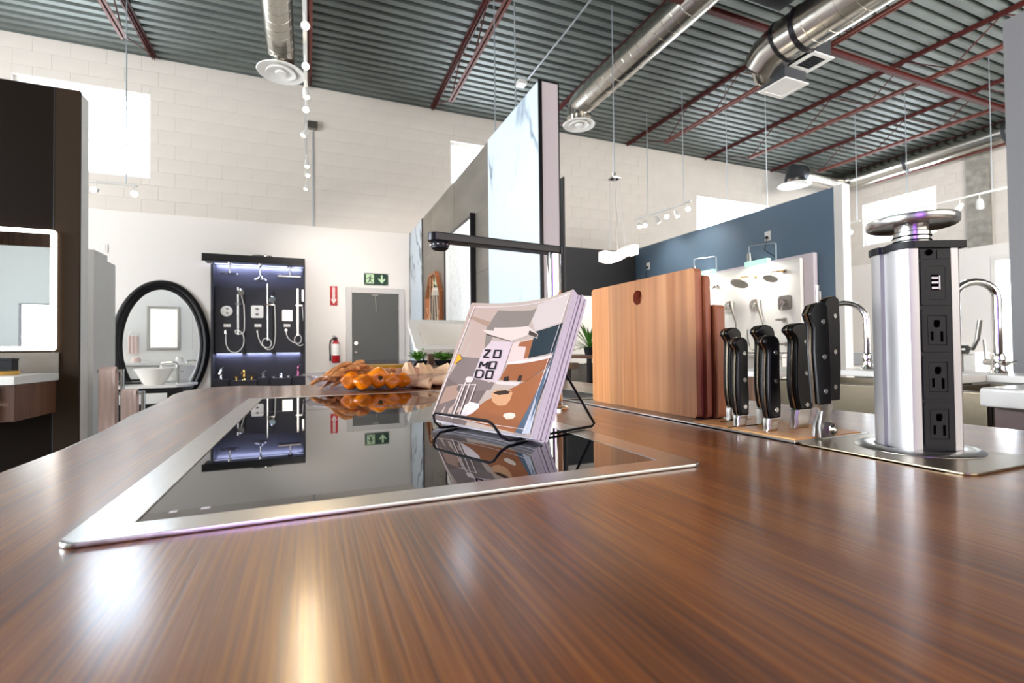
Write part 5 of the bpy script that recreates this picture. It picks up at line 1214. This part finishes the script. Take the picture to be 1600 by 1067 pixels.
LT += seg_([(366, 492), (396, 493)])+seg_([(396, 493), (402, 505)])+seg_([(402, 505), (396, 528)])+seg_([(396, 528), (384, 535)])+seg_([(384, 535), (357, 532)])+seg_([(357, 535), (368, 489)])
LT += letter_O(412, 446, 496, 537, 11)
patch('title_lettering', LT, C8(18, 16, 18))
for k in range(1, 7):
    t = thing('magazine', '%s magazine behind the front copy in the wire stand' % ['first', 'second', 'third', 'fourth', 'fifth', 'rearmost'][k-1], 'magazine', mBL+nb*TH*k, 'magazines stacked behind the front copy')
    j = random.uniform(-.0015, .0015)
    def blk(d0, d1): 
        b = mag_block(B(), d0, d1)
        for v in b.bm.verts: v.co += e_*j+tv*j
        return b
    obj('pages', blk(TH*k+.0004, TH*(k+1)-.0004), 'pages', t, ang=60); obj('cover', blk(TH*k+.0000, TH*k+.0003), 'cover_rear', t, ang=60); obj('back_cover', blk(TH*(k+1)-.0003, TH*(k+1)-.0001), 'cover_rear', t, ang=60)
# wire stand
zc = CT+.0058
t = thing('wire_stand', 'black bent wire stand holding the magazines on the glass cooktop', 'stand', mBL.lerp(mBR, .5)*1.0)
def ws(u, out, z): return mBL+e_*(MW*u)-n0*out+Z*(z-mBL.z)
r0 = .0019
obj('front_loop', B().tube([ws(.20, -.02, zc), ws(.20, .012, zc+.001), ws(.19, .020, zc+.010), ws(.19, .022, zc+.020), ws(.22, .022, zc+.0235), ws(.5, .022, zc+.024), ws(.76, .022, zc+.0235), ws(.80, .022, zc+.020), ws(.85, .018, zc+.006), ws(.87, .010, zc+.001), ws(.87, -.02, zc)], r0, 8), 'black_metal', t)
obj('side_wire', B().tube([ws(.20, -.0, zc), ws(.20, -.17, zc), ws(.20, -.172, zc+.003), ws(.22, -.075, zc+.13)], r0, 8), 'black_metal', t)
obj('side_wire', B().tube([ws(.87, -.0, zc), ws(.87, -.155, zc), ws(.875, -.160, zc+.004), ws(.84, -.09, zc+.10), ws(.82, -.07, zc+.12)], r0, 8), 'black_metal', t)
obj('back_wire', B().tube([ws(.22, -.075, zc+.13), ws(.5, -.078, zc+.135), ws(.82, -.07, zc+.12)], r0, 8), 'black_metal', t)
obj('shelf_wire', B().tube([ws(.20, -.012, zc+.0045), ws(.87, -.012, zc+.0045)], r0, 8), 'black_metal', t)

# ---------------- slim black arm tap with chrome post
t = thing('bridge_tap', 'tall chrome post tap with long flat black arm standing behind the magazines', 'faucet', (.456, .872, CT))
pb = Vector((.456, .872, CT+.0002)); tip = hit(672, 357, 'z', 1.255); tip = pb.lerp(Vector((tip.x, tip.y, CT)), 1.0); tip.z = 0
hd = Vector((tip.x-pb.x, tip.y-pb.y, 0)); AL = hd.length; hd.normalize(); sd = hd.cross(Z)
obj('base_plate', B().lathe([(0, 0), (.027, 0), (.027, .004), (.021, .008), (0, .008)], pb, 28), 'chrome', t)
b = B(); b.prism(rrect(-.012, .012, -.014, .014, .010, 5), pb+Z*.007, sd, hd, Z*.306); obj('post', b, 'chrome', t)
zt_ = CT+.313
b = B(); b.prism([(p[0], p[1]) for p in rrect(-.015, .015, -.018, AL+.004, .0145, 6)], pb+Z*(zt_-pb.z), sd, hd, Z*.015); obj('arm', b, 'black_metal', t, bevel=.002)
obj('outlet', B().lathe([(0, 0), (.014, 0), (.016, -.004), (.015, -.012), (.012, -.014), (0, -.012)], pb+hd*(AL-.018)+Z*(zt_-pb.z), 20), 'black', t)
b = B()
for k in range(12):
    a = 2*PI*k/12; p = pb+hd*(AL-.018)+Z*(zt_-pb.z-.006)+sd*.0158*math.cos(a)+hd*.0158*math.sin(a); b.sph(p, .0022, 8, 6)
obj('stud_ring', b, 'chrome', t)

# ---------------- food platter
pc = Vector((.215, 1.70, CT)); PR = .225
t = thing('serving_platter', 'clear acrylic oval platter with upturned rim beyond the cooktop', 'platter', pc)
b = B(); b.lathe([(0, .002), (PR*.80, .002), (PR*.88, .012), (PR, .042), (PR*1.06, .046), (PR*1.06, .049), (PR*.99, .046), (PR*.86, .015), (PR*.79, .005), (0, .005)], pc, 48, sy=.95); obj('tray', b, 'acrylic', t)
b = B(); b.lathe([(PR*1.06, .0455), (PR*1.075, .0475), (PR*1.06, .0495)], pc, 48, sy=.95); obj('rim', b, 'acrylic', t)
zf = CT+.006
t = thing('dip_bowl', 'glass bowl of yellow dip behind the peppers on the platter', 'bowl', pc+Vector((.02, .02, .006)))
bc = pc+Vector((.03, .03, .006))
obj('bowl', B().lathe([(0, 0), (.06, 0), (.085, .02), (.100, .070), (.103, .074), (.106, .076), (.104, .079), (.097, .076), (.082, .022), (.058, .003), (0, .003)], bc, 36), 'acrylic', t)
obj('dip', B().lathe([(0, .005), (.057, .005), (.08, .024), (.095, .068), (.06, .070), (0, .069)], bc, 36), 'dip', t)
obj('lid', B().lathe([(.108, .079), (.110, .083), (.05, .086), (0, .087)], bc, 36), 'acrylic', t)
rnd = random.Random(11)
# orange peppers
def pepper(c, r, rot, lb, stem):
    c = Vector(c); t = thing('orange_pepper', lb, 'pepper', c, 'orange peppers on the platter'); b = B(); R_ = Matrix.Rotation(rot, 3, 'Z')
    nu, nv = 28, 14; gr = []
    for j in range(nv+1):
        ph = PI*j/nv; row = []
        for i in range(nu):
            a = 2*PI*i/nu; lobe = 1+.10*math.cos(4*a+.6)*math.sin(ph)**.7; rad = r*math.sin(ph)**.8*lobe; zz = r*.95*math.cos(ph)
            dent = 1 if j > 2 else 1
            if ph < .6: zz -= r*.28*(1-ph/.6)
            v = Vector((rad*math.cos(a), -zz*1.05, rad*math.sin(a)*.86)); row.append(b.bm.verts.new(c+Z*r*.82+(R_ @ v)))
        gr.append(row)
    for j in range(nv): b.bridge(gr[j], gr[j+1])
    bmesh.ops.remove_doubles(b.bm, verts=b.bm.verts[:], dist=1e-6)
    obj('flesh', b, 'pepper', t, ang=80)
    if stem:
        d = R_ @ Vector((0, -1, 0)); p = c+Z*r*.82+d*r*.68; obj('stem', B().tube([p-d*.002, p+d*.006, p+d*.010+Z*.004], [.0095, .006, .004], 10), 'pepper_core', t)
for c, r, a, lb, st in (((.088, -.135, 0), .031, -.5, 'orange pepper at the left end of the pepper row on the platter', 0), ((.118, -.165, 0), .026, .5, 'small orange pepper low at the front left of the pepper row', 0),
                        ((.165, -.150, .003), .036, .15, 'big orange pepper with dark stem facing the camera, centre of the row', 1), ((.205, -.165, 0), .027, .1, 'orange pepper just right of the stem facing pepper', 0),
                        ((.240, -.150, 0), .026, -.8, 'orange pepper at the right end of the row by the wraps', 0)):
    pepper((pc.x-.165+c[0]-.02, pc.y+c[1], zf+.002+c[2]), r, a, lb, st)
# toasted pita strips (left)
def pita(c, yaw, tilt, L, w, curl):
    """thin toasted strip rolled into a gutter, pointed at both ends"""
    c = Vector(c); d = Vector((math.cos(yaw)*math.cos(tilt), math.sin(yaw)*math.cos(tilt), math.sin(tilt))); s_ = d.cross(Z).normalized(); n_ = s_.cross(d); tw = rnd.uniform(-.9, .9); k1 = rnd.uniform(.8, 1.9)
    def f(u, v):
        a = (v-.5)*2*k1+tw*(u-.5)*2; r = w*(.35+.65*math.sin(PI*min(1, .12+u*.88)))/(2*k1)
        return c+d*(L*(u-.5))+s_*(r*math.sin(a))+n_*(r*(1-math.cos(a))+curl*math.sin(u*4+tw))
    return B().sheet(f, 8, 8, .0016)
k = 0
for layer_ in range(6):
    for i in range(9-layer_):
        c = (pc.x-.175+.022*i+rnd.uniform(-.012, .012)+layer_*.008, pc.y-.115+rnd.uniform(-.03, .08)+.018*i*.3, zf+.016+layer_*.0082+rnd.uniform(0, .004))
        o = obj('pita_chip', pita(c, PI+rnd.uniform(-.55, .35), rnd.uniform(-.45, .15), rnd.uniform(.06, .085), .040, .006), 'pita')
        tag(o, 'one of the toasted brown pita strips heaped at the left of the platter', 'bread', 'toasted pita strips at the left of the platter'); k += 1
# bread slices standing around the bowl
for i in range(9):
    x = pc.x-.02+.020*i; c = Vector((x, pc.y-.095+.01*math.sin(i), zf+.022))
    o = obj('bread_slice', B().prism(rrect(-.019, .019, -.012, .040, .010, 3), c, (math.cos(.2), math.sin(.2), 0), (0, .25, .97), (0.0, .012, 0)), 'bread', bevel=.002)
    tag(o, '%s pink brown bread slice leaning on the glass dip bowl, counted from the left' % ['first', 'second', 'third', 'fourth', 'fifth', 'sixth', 'seventh', 'eighth', 'ninth'][i], 'bread', 'bread slices leaning on the dip bowl')
for i in range(5):
    c = (pc.x-.055+.022*i, pc.y-.09+rnd.uniform(-.01, .01), zf+.036+rnd.uniform(0, .010)); o = obj('crisp_bread', pita(c, rnd.uniform(-.5, .5), rnd.uniform(-.3, .3), .05, .05, .008), 'pita')
    tag(o, '%s of the curled brown crisps between the pita strips and dip bowl' % ['leftmost', 'second from left', 'middle', 'second from right', 'rightmost'][i], 'bread', 'curled crisps by the dip bowl')
# folded wraps (right): triangles of soft flatbread
def wrap(c, yaw, h, w, lb, lean=.25):
    c = Vector(c); t = None; d = Vector((math.cos(yaw), math.sin(yaw), 0)); s_ = d.cross(Z)
    def f(u, v):
        k = 1-v*.80; x = (u-.5)*w*k; return c+d*x+Z*(h*v)+s_*(-lean*h*v+.012*math.sin(PI*u)*k+.004*math.sin(u*9+v*5))
    o = obj('folded_wrap', B().sheet(f, 12, 8, .005), 'wrap'); tag(o, lb, 'bread', 'folded wraps at the right of the platter'); return o
def fold(c, yaw, L, r, lb, rise):
    """loosely rolled cone of flatbread"""
    c = Vector(c); d = Vector((math.cos(yaw), math.sin(yaw), rise)).normalized(); s_ = d.cross(Z).normalized(); n_ = s_.cross(d)
    def f(u, v):
        R_ = r*(.12+.88*v); a = u*2*PI*1.15; q = R_*(1+.10*u); return c+d*(L*v)+s_*(q*math.cos(a))+n_*(q*.62*math.sin(a))
    o = obj('folded_wrap', B().sheet(f, 22, 6, .003), 'wrap'); tag(o, lb, 'bread', 'folded wraps at the right of the platter')
wrap((pc.x+.085, pc.y-.125, zf+.003), .15, .075, .085, 'pale triangular wrap standing nearest the orange peppers', .35)
wrap((pc.x+.125, pc.y-.09, zf+.004), -.2, .070, .10, 'pale triangular wrap just behind the one by the peppers', .3)
wrap((pc.x+.155, pc.y-.10, zf+.006), .1, .062, .10, 'pale triangular wrap in the middle of the right hand wraps', .55)
fold((pc.x+.10, pc.y-.11, zf+.014), -.15, .10, .026, 'rolled wrap lying low at the front right of the platter', .05)
fold((pc.x+.13, pc.y-.03, zf+.025), -.1, .11, .034, 'rolled wrap topmost at the right of the platter', .22)
fold((pc.x+.11, pc.y-.07, zf+.020), .1, .12, .028, 'rolled wrap pointing right toward the magazines', .12)
fold((pc.x+.05, pc.y-.12, zf+.012), -.45, .10, .022, 'rolled wrap under the triangular wraps next to the peppers', .0)
for i in range(4):
    c = Vector((pc.x+.10+.03*i, pc.y-.115+.02*i, zf+.006)); tag(obj('onion_slice', B().lathe([(0, 0), (.022, 0), (.024, .004), (.022, .008), (0, .008)], c, 16, ax=(.2, -.8, .6)), 'aubergine'), '%s dark purple slice tucked under the wraps' % ['leftmost', 'second from left', 'second from right', 'rightmost'][i], 'vegetable', 'dark purple slices under the wraps')

# ---------------- channel with cutting boards, knife block and socket tower
TX0, TX1 = .556, .700; TY0, TY1 = .245, 1.30
t = thing('steel_channel', 'long stainless channel frame set in the counter under boards, knives and tower', 'channel', (.62, .8, CT))
b = B(); b.plate([[(TX0, .425), (TX1, .425), (TX1, TY1), (TX0, TY1)], [(TX0+.006, .43), (TX1-.006, .43), (TX1-.006, TY1-.01), (TX0+.006, TY1-.01)]], (0, 0, CT+.0002), X, Y, Z*.0028); obj('channel_frame', b, 'steel', t, bevel=.0006)
obj('channel_bed', B().box(TX0+.0065, TX1-.0065, .60, 1.00, CT+.0001, CT+.0012), 'steel_dark', t)
obj('gap_strip', B().box(TX0-.003, TX0-.0004, .27, TY1, CT+.0001, CT+.0006), 'hole', t)
obj('inset_tray', B().box(TX0+.012, TX1-.012, 1.01, 1.27, CT+.0001, CT+.0022), 'black', t)
obj('tray_rim', B().plate([[(TX0+.008, 1.005), (TX1-.008, 1.005), (TX1-.008, 1.275), (TX0+.008, 1.275)], [(TX0+.016, 1.015), (TX1-.016, 1.015), (TX1-.016, 1.265), (TX0+.016, 1.265)]], (0, 0, CT+.0023), X, Y, Z*.002), 'steel_dark', t)
obj('tower_plate', B().prism(rrect(TX0, TX1, .250, .4245, .010), (0, 0, CT+.0002), X, Y, Z*.0022), mat('bronzed_plate', C8(150, 136, 112), .3, .95, bump=(60, .04, (1, .03, 1))), t, bevel=.0006)
zb_ = CT+.0015
def board(x0, x1, y0, y1, h, mt, lb, hole=None, edge='bamboo_dark'):
    t = thing('cutting_board', lb, 'cutting board', ((x0+x1)/2, (y0+y1)/2, zb_), 'cutting boards in the channel')
    loops = [rrect(y0, y1, 0, h, .008, 4)]
    if hole: loops.append([(hole[0]+hole[2]*math.cos(-2*PI*i/28), hole[1]+hole[2]*math.sin(-2*PI*i/28)) for i in range(28)])
    # strips glued edge to edge
    bb = B().plate(loops, (x1, 0, zb_), Y, Z, X*(x0-x1)); bb.bm.normal_update()
    for f in bb.bm.faces: f.material_index = 0 if abs(f.normal.x) > .7 else 1
    o = obj('board', bb, [mt, 'bamboo_edge'], t, ang=30)
    return t
def strips_material():
    m = wood('bamboo_strips', C8(160, 98, 50), C8(184, 122, 70), C8(202, 144, 92), .4, 'z', scale=.9, bumps=.03, fine=.8)
    n = m.node_tree; L = n.links.new; p = n.nodes['Principled BSDF']
    tc2 = n.nodes.new('ShaderNodeTexCoord'); sp2 = n.nodes.new('ShaderNodeSeparateXYZ'); L(tc2.outputs['Object'], sp2.inputs[0])
    ml = n.nodes.new('ShaderNodeMath'); ml.operation = 'MULTIPLY'; ml.inputs[1].default_value = 21; L(sp2.outputs['Y'], ml.inputs[0])
    fl = n.nodes.new('ShaderNodeMath'); fl.operation = 'FLOOR'; L(ml.outputs[0], fl.inputs[0])
    wn = n.nodes.new('ShaderNodeTexWhiteNoise'); wn.noise_dimensions = '1D'; L(fl.outputs[0], wn.inputs['W'])
    mr = n.nodes.new('ShaderNodeMapRange'); mr.inputs[3].default_value = .74; mr.inputs[4].default_value = 1.14; L(wn.outputs['Value'], mr.inputs[0])
    hsv = n.nodes.new('ShaderNodeHueSaturation'); old = p.inputs['Base Color'].links[0].from_socket; L(old, hsv.inputs['Color']); L(mr.outputs[0], hsv.inputs['Value']); L(hsv.outputs[0], p.inputs['Base Color'])
    return m
M['strips'] = strips_material(); M['bamboo_edge'] = wood('bamboo_edge_grain', C8(164, 94, 62), C8(186, 116, 80), C8(200, 132, 96), .42, 'z', scale=.8, bumps=.02); M['bamboo_dark'] = wood('bamboo_shaded_face', C8(118, 58, 28), C8(140, 76, 40), C8(156, 90, 50), .42, 'z', scale=.8, bumps=.02)  # shade on the rear boards' faces is put into the dark bamboo colour
q0 = hit(996, 465, 'x', .603)
board(.603, .618, .640, .966, .2555, 'strips', 'large pale bamboo cutting board with round hole, front of the boards', (q0.y, q0.z-zb_, .0145))
board(.6188, .629, .632, .93, .243, 'bamboo_dark', 'slightly lower reddish cutting board directly behind the holed board')
board(.633, .650, .622, .90, .192, 'bamboo_dark', 'short reddish cutting board with shaded face nearest the knives')
# knife block top
t = thing('knife_block', 'flat bamboo knife block top set flush in the steel channel', 'knife block', (.628, .52, CT))
obj('block_top', B().box(TX0+.007, TX1-.007, .431, .607, CT+.0001, CT+.0045), 'bamboo_flat', t, bevel=.001)
obj('blade_slots', B().box(.595, .66, .5795, .5825, CT+.0046, CT+.0049).box(.56, .62, .5325, .5355, CT+.0046, CT+.0049), 'hole', t)
zk = CT+.0052
def rivet(par, x, y, z): obj('rivet', B().cyl((x, y+.0002, z), (x, y-.0011, z), .0034, .0031, seg=16), 'steel', par)
def knife(px_, py_, top, w, lb, hook=.006, th=.016):
    b0 = hit(px_, py_, 'z', zk); x, y = b0.x, b0.y
    h = hit(px_, top, 'y', y).z-zk; hb = .020*w/.026
    t = thing('kitchen_knife', lb, 'knife', (x, y, zk), 'kitchen knives in the block')
    # handle outline in x (width) and z; hooks to -x at the butt
    P = [(-.30*w, hb), (-.42*w, hb+.1*h), (-.50*w, .40*h), (-.46*w, .66*h), (-.42*w, .84*h), (-.62*w-hook*.4, .915*h), (-.60*w-hook*.3, .96*h), (-.40*w, .992*h), (-.05*w, h), (.25*w, .985*h), (.44*w, .95*h), (.50*w, .88*h), (.46*w, .6*h), (.50*w, .3*h), (.44*w, hb)]
    # smooth with Catmull-Rom on the closed outline's curved part
    out = []
    for i in range(len(P)-1):
        p0, p1, p2, p3 = P[max(i-1, 0)], P[i], P[i+1], P[min(i+2, len(P)-1)]
        for k in range(3):
            s_ = k/3; out.append(tuple(.5*((2*p1[c])+(p2[c]-p0[c])*s_+(2*p0[c]-5*p1[c]+4*p2[c]-p3[c])*s_*s_+(3*p1[c]-p0[c]-3*p2[c]+p3[c])*s_**3) for c in (0, 1)))
    out.append(P[-1])
    g = .0016
    for s_ in (-1, 1):
        y0_ = y+s_*g; sc = obj('handle_scale', B().prism(out, (x, y0_, zk), X, Z, Y*s_*(th/2-g)), 'black_soft', t, bevel=.0026, seg=3)
        if s_ < 0:
            for fr_ in (.22, .52, .82): rivet(sc, x+.06*w, y-th/2, zk+h*fr_)
    obj('tang', B().prism([(p[0]*1.012, p[1]*1.002) for p in out], (x, y-g*.95, zk), X, Z, Y*g*1.9), 'tang', t)
    bo = B(); wv = []
    prof = [(0, .42*w, th*.30), (.25, .40*w, th*.42), (.6, .46*w, th*.36), (1.0, .44*w, th*.47)]
    rr_ = []
    for k_, a_, c_ in prof:
        zz = zk-.001+(hb+.001)*k_; off = -.10*w*(1-k_)
        rr_.append([bo.bm.verts.new((x+off+sx_*a_, y+sy_*c_, zz)) for sx_, sy_ in ((-1, -.5), (-.8, -1), (.8, -1), (1, -.5), (1, .5), (.8, 1), (-.8, 1), (-1, .5))])
    for A_2, D_2 in zip(rr_, rr_[1:]): bo.bridge(A_2, D_2)
    bo._f(rr_[0][::-1]); bo._f(rr_[-1]); obj('bolster', bo, 'steel', t, bevel=.0012)
knife(1146, 655, 512, .026, 'taller black handled knife at the left of the block, back row')
knife(1157, 665, 527, .021, 'small black handled knife at the left of the block, front row')
knife(1196, 661, 508, .030, 'black handled knife in the middle of the block, back row')
knife(1205, 672, 524, .023, 'small black handled knife in the middle of the block, front row')
knife(1251, 667, 505, .034, 'widest black handled knife just left of the poultry shears', .010, .018)
# shears
sb = hit(1287, 681, 'z', zk); x, y = sb.x, sb.y
t = thing('poultry_shears', 'black handled poultry shears with steel pivot, right end of the knife block', 'shears', (x, y, zk))
def shr(sgn, yo, name_i, dx, w, ztop):
    # steel shank
    b = B(); b.prism([(-.014*1, 0), (.010, 0), (.014, .012), (.006+dx*.35, .030), (dx+.012, .052), (dx-.010, .052), (-.006+dx*.3, .034), (-.015, .014)] if sgn < 0 else [(-.012, 0), (.013, 0), (.016, .014), (dx+.012, .052), (dx-.012, .052), (-.010, .014)], (x, y+yo, zk-.0008), X, Z, Y*.0035); obj('shank', b, 'steel', t, bevel=.0006)
    P = [(dx-.010, .050), (dx-.012, .09), (dx-.014-.004*sgn*0, .13), (dx-.012+.0, .165), (dx-.020, .186), (dx-.012, .200), (dx+.004, .205), (dx+.012, .200), (dx+.014, .16), (dx+.015, .10), (dx+.013, .050)]
    P = [(p[0]+(p[1]-.05)*.02*sgn, p[1]*ztop/.205) for p in P]
    for s_ in (-1, 1):
        yy_ = y+yo+.00175+s_*.002; sc = obj('handle_scale', B().prism(P, (x, yy_, zk), X, Z, Y*s_*.0048), 'black_soft', t, bevel=.0018, seg=2)
        if s_ < 0:
            for z_ in (.070, .122, .175): rivet(sc, x+dx+.002+(z_-.05)*.02*sgn, yy_-.0048, zk+z_*ztop/.205)
    obj('tang', B().prism([(p[0]*1.01-.0004, p[1]*1.002) for p in P], (x, y+yo+.0002, zk), X, Z, Y*.0032), 'tang', t)
shr(-1, -.006, 0, -.012, .02, .172); shr(1, .004, 1, .020, .02, .182)
obj('pivot_bolt', B().cyl((x+.004, y-.006, zk+.010), (x+.004, y-.010, zk+.010), .0085, seg=6).cyl((x+.004, y-.010, zk+.010), (x+.004, y-.013, zk+.010), .006, .005, seg=18), 'chrome', t)
obj('latch', B().box(x-.000, x+.004, y+.004, y+.007, zk+.15, zk+.196).box(x+.005, x+.009, y+.005, y+.008, zk+.15, zk+.188).box(x+.010, x+.026, y+.004, y+.007, zk+.160, zk+.176), 'steel', t, bevel=.0008)
obj('spring', B().cyl((x+.001, y+.005, zk+.150), (x+.001, y+.005, zk+.190), .0018, seg=8), 'chrome', t)

# ---------------- pop-up socket tower
TC = Vector((.650, .343, CT)); ga = Vector((.92, -.39, 0)).normalized(); gb = Vector((-.39, -.92, 0)).normalized()
t = thing('socket_tower', 'aluminium pop-up power tower with three sockets and round steel lid', 'power tower', TC)
obj('ring', B().lathe([(.039, .0028), (.0405, .0050), (.048, .0058), (.0575, .0042), (.0595, .0026), (.0595, .0024), (.039, .0024)], TC, 56), 'steel', t)
obj('well', B().lathe([(.0395, .0024), (.0395, .0032), (0, .0032)], TC, 40), 'hole', t)
z0 = .0034; zt2 = .228
out = [(.8, 3.9), (.8, 3.9)]
KS = .78
def cm(l): return [(a*.01*KS, b_*.01*KS) for a, b_ in l]
body = cm([(-2.3, 3.9), (-2.9, 3.9), (-3.5, 3.7), (-4.0, 3.0), (-4.25, 2.0), (-4.25, 1.05), (-3.75, .95), (-3.75, -.55), (-4.3, -.65), (-4.35, -1.6), (-4.2, -2.6), (-3.7, -3.3), (-2.6, -3.7), (2.6, -3.7), (3.4, -3.0), (3.75, -1.5), (3.8, .5), (3.8, 2.6), (3.7, 3.6), (3.3, 3.9), (2.3, 3.9), (2.3, 3.3), (-2.3, 3.3)])
obj('body', B().prism(body, TC+Z*z0, ga, gb, Z*(zt2-z0)), 'alu', t, ang=28)
obj('socket_strip', B().prism(cm([(-2.28, 3.31), (2.28, 3.31), (2.28, 3.86), (-2.28, 3.86)]), TC+Z*z0, ga, gb, Z*(zt2-z0-.0005)), 'black', t, flat=True)
fb = .0388*KS
def face_box(a0, a1, z0_, z1_, d0, d1, b=None):
    b = b or B(); a0, a1 = a0*KS, a1*KS; c = TC+ga*((a0+a1)/2)+gb*((d0+d1)/2)+Z*((z0_+z1_)/2); b.obox(c, ga, gb, Z, (a1-a0)/2, abs(d1-d0)/2, (z1_-z0_)/2); return b
mod = .0515; zs = [.006+.004+mod*i for i in range(4)]
for i, zz in enumerate(zs[:4]):
    if i < 3:
        s_ = obj('socket', B().plate([rrect(-.0208*KS, .0208*KS, .0, mod-.004, .002, 3), rrect(-.0135*KS, .0135*KS, .007, mod-.011, .001, 2)], TC+gb*fb+Z*(zz), ga, Z, gb*.0012), 'black', t, flat=True)
        obj('socket_face', face_box(-.0128, .0128, zz+.008, zz+mod-.012, fb-.0001, fb+.0009), 'black', s_, bevel=.0006)
        hb_ = B(); m_ = zz+mod/2-.002
        face_box(-.0085, -.0055, m_-.011, m_-.001, fb+.0009, fb+.0013, hb_); face_box(.0050, .0082, m_-.0125, m_-.001, fb+.0009, fb+.0013, hb_)
        hb_.prism([(-.0030, 0), (-.0034, .004), (-.0026, .007), (.0026, .007), (.0034, .004), (.0018, -.0012), (-.0018, -.0012)], TC+gb*(fb+.0009)+Z*(m_+.0045), ga, Z, gb*.0004)
        obj('pin_slots', hb_, 'hole', s_, flat=True)
    else:
        s_ = obj('usb_module', B().plate([rrect(-.0208*KS, .0208*KS, .0, mod-.002, .002, 3), rrect(-.0135*KS, .0135*KS, .006, mod-.008, .003, 3)], TC+gb*fb+Z*zz, ga, Z, gb*.0010), 'black', t, flat=True)
        m_ = zz+mod/2; obj('usb_face', face_box(-.0132, .0132, zz+.0065, zz+mod-.0085, fb-.0001, fb+.0008), 'black', s_)
        obj('usb_opening', face_box(-.0065, .0065, m_-.009, m_+.008, fb+.0008, fb+.0012), 'hole', s_)
        u = B()
        for dz in (-.0065, -.0005, .0045): face_box(-.0060, .0030, m_+dz-.0012, m_+dz+.0010, fb+.0012, fb+.0018, u)
        face_box(.0042, .0056, m_-.0085, m_+.0070, fb+.0012, fb+.0017, u)
        obj('usb_contacts', u, 'label_white', s_)
zz = zs[3]+mod
obj('top_module', face_box(-.0208, .0015, zz, zt2-.002, fb-.0001, fb+.0010), 'black', t); o = obj('blank_module', face_box(.0028, .0208, zz, zt2-.002, fb-.0001, fb+.0010), 'black', t)
obj('reset_button', B().cyl(TC+ga*(-.007)+gb*(fb+.001)+Z*(zz+.007), TC+ga*(-.007)+gb*(fb+.003)+Z*(zz+.007), .0036, .0030, seg=16), 'hole', t)
cap = cm([(-3.0, 4.15), (-4.0, 3.3), (-4.5, 2.0), (-4.5, .8), (-4.1, .6), (-4.1, -.4), (-4.6, -.6), (-4.6, -1.8), (-4.3, -3.0), (-3.7, -3.6), (-2.6, -3.95), (3.2, -3.9), (4.2, -2.5), (4.45, .5), (4.45, 4.15)])
obj('cap', B().prism(cap, TC+Z*zt2, ga, gb, Z*.0085), 'black', t, bevel=.0008)
nk = TC+Z*(zt2+.0085)
obj('neck', B().lathe([(0, 0), (.0176, 0), (.0176, .004), (.0166, .0048), (.0176, .0056), (.0176, .009), (.0166, .0098), (.0176, .0106), (.0176, .015), (.0160, .016), (.0160, .022), (.0184, .026), (0, .026)], nk, 40), 'steel', t)
obj('neck_rings', B().tube([nk+Vector((.0179*math.cos(2*PI*i/36), .0179*math.sin(2*PI*i/36), .0049)) for i in range(36)], .0007, 6, closed=True).tube([nk+Vector((.0179*math.cos(2*PI*i/36), .0179*math.sin(2*PI*i/36), .0100)) for i in range(36)], .0007, 6, closed=True), 'hole', t)
tn = Vector((.0, .0, 1)).normalized()
obj('lid', B().lathe([(0, .0235), (.0360, .0235), (.0395, .0215), (.0415, .0215), (.0430, .0235), (.0435, .030), (.0428, .0312), (0, .0315)], nk, 64, ax=tn), 'steel', t)
obj('lid_bosses', B().cyl(nk+Vector((.026, .008, .0195)), nk+Vector((.026, .008, .0237)), .0045, seg=14).cyl(nk+Vector((-.024, -.010, .0205)), nk+Vector((-.024, -.010, .0237)), .004, seg=14), 'steel_dark', t)
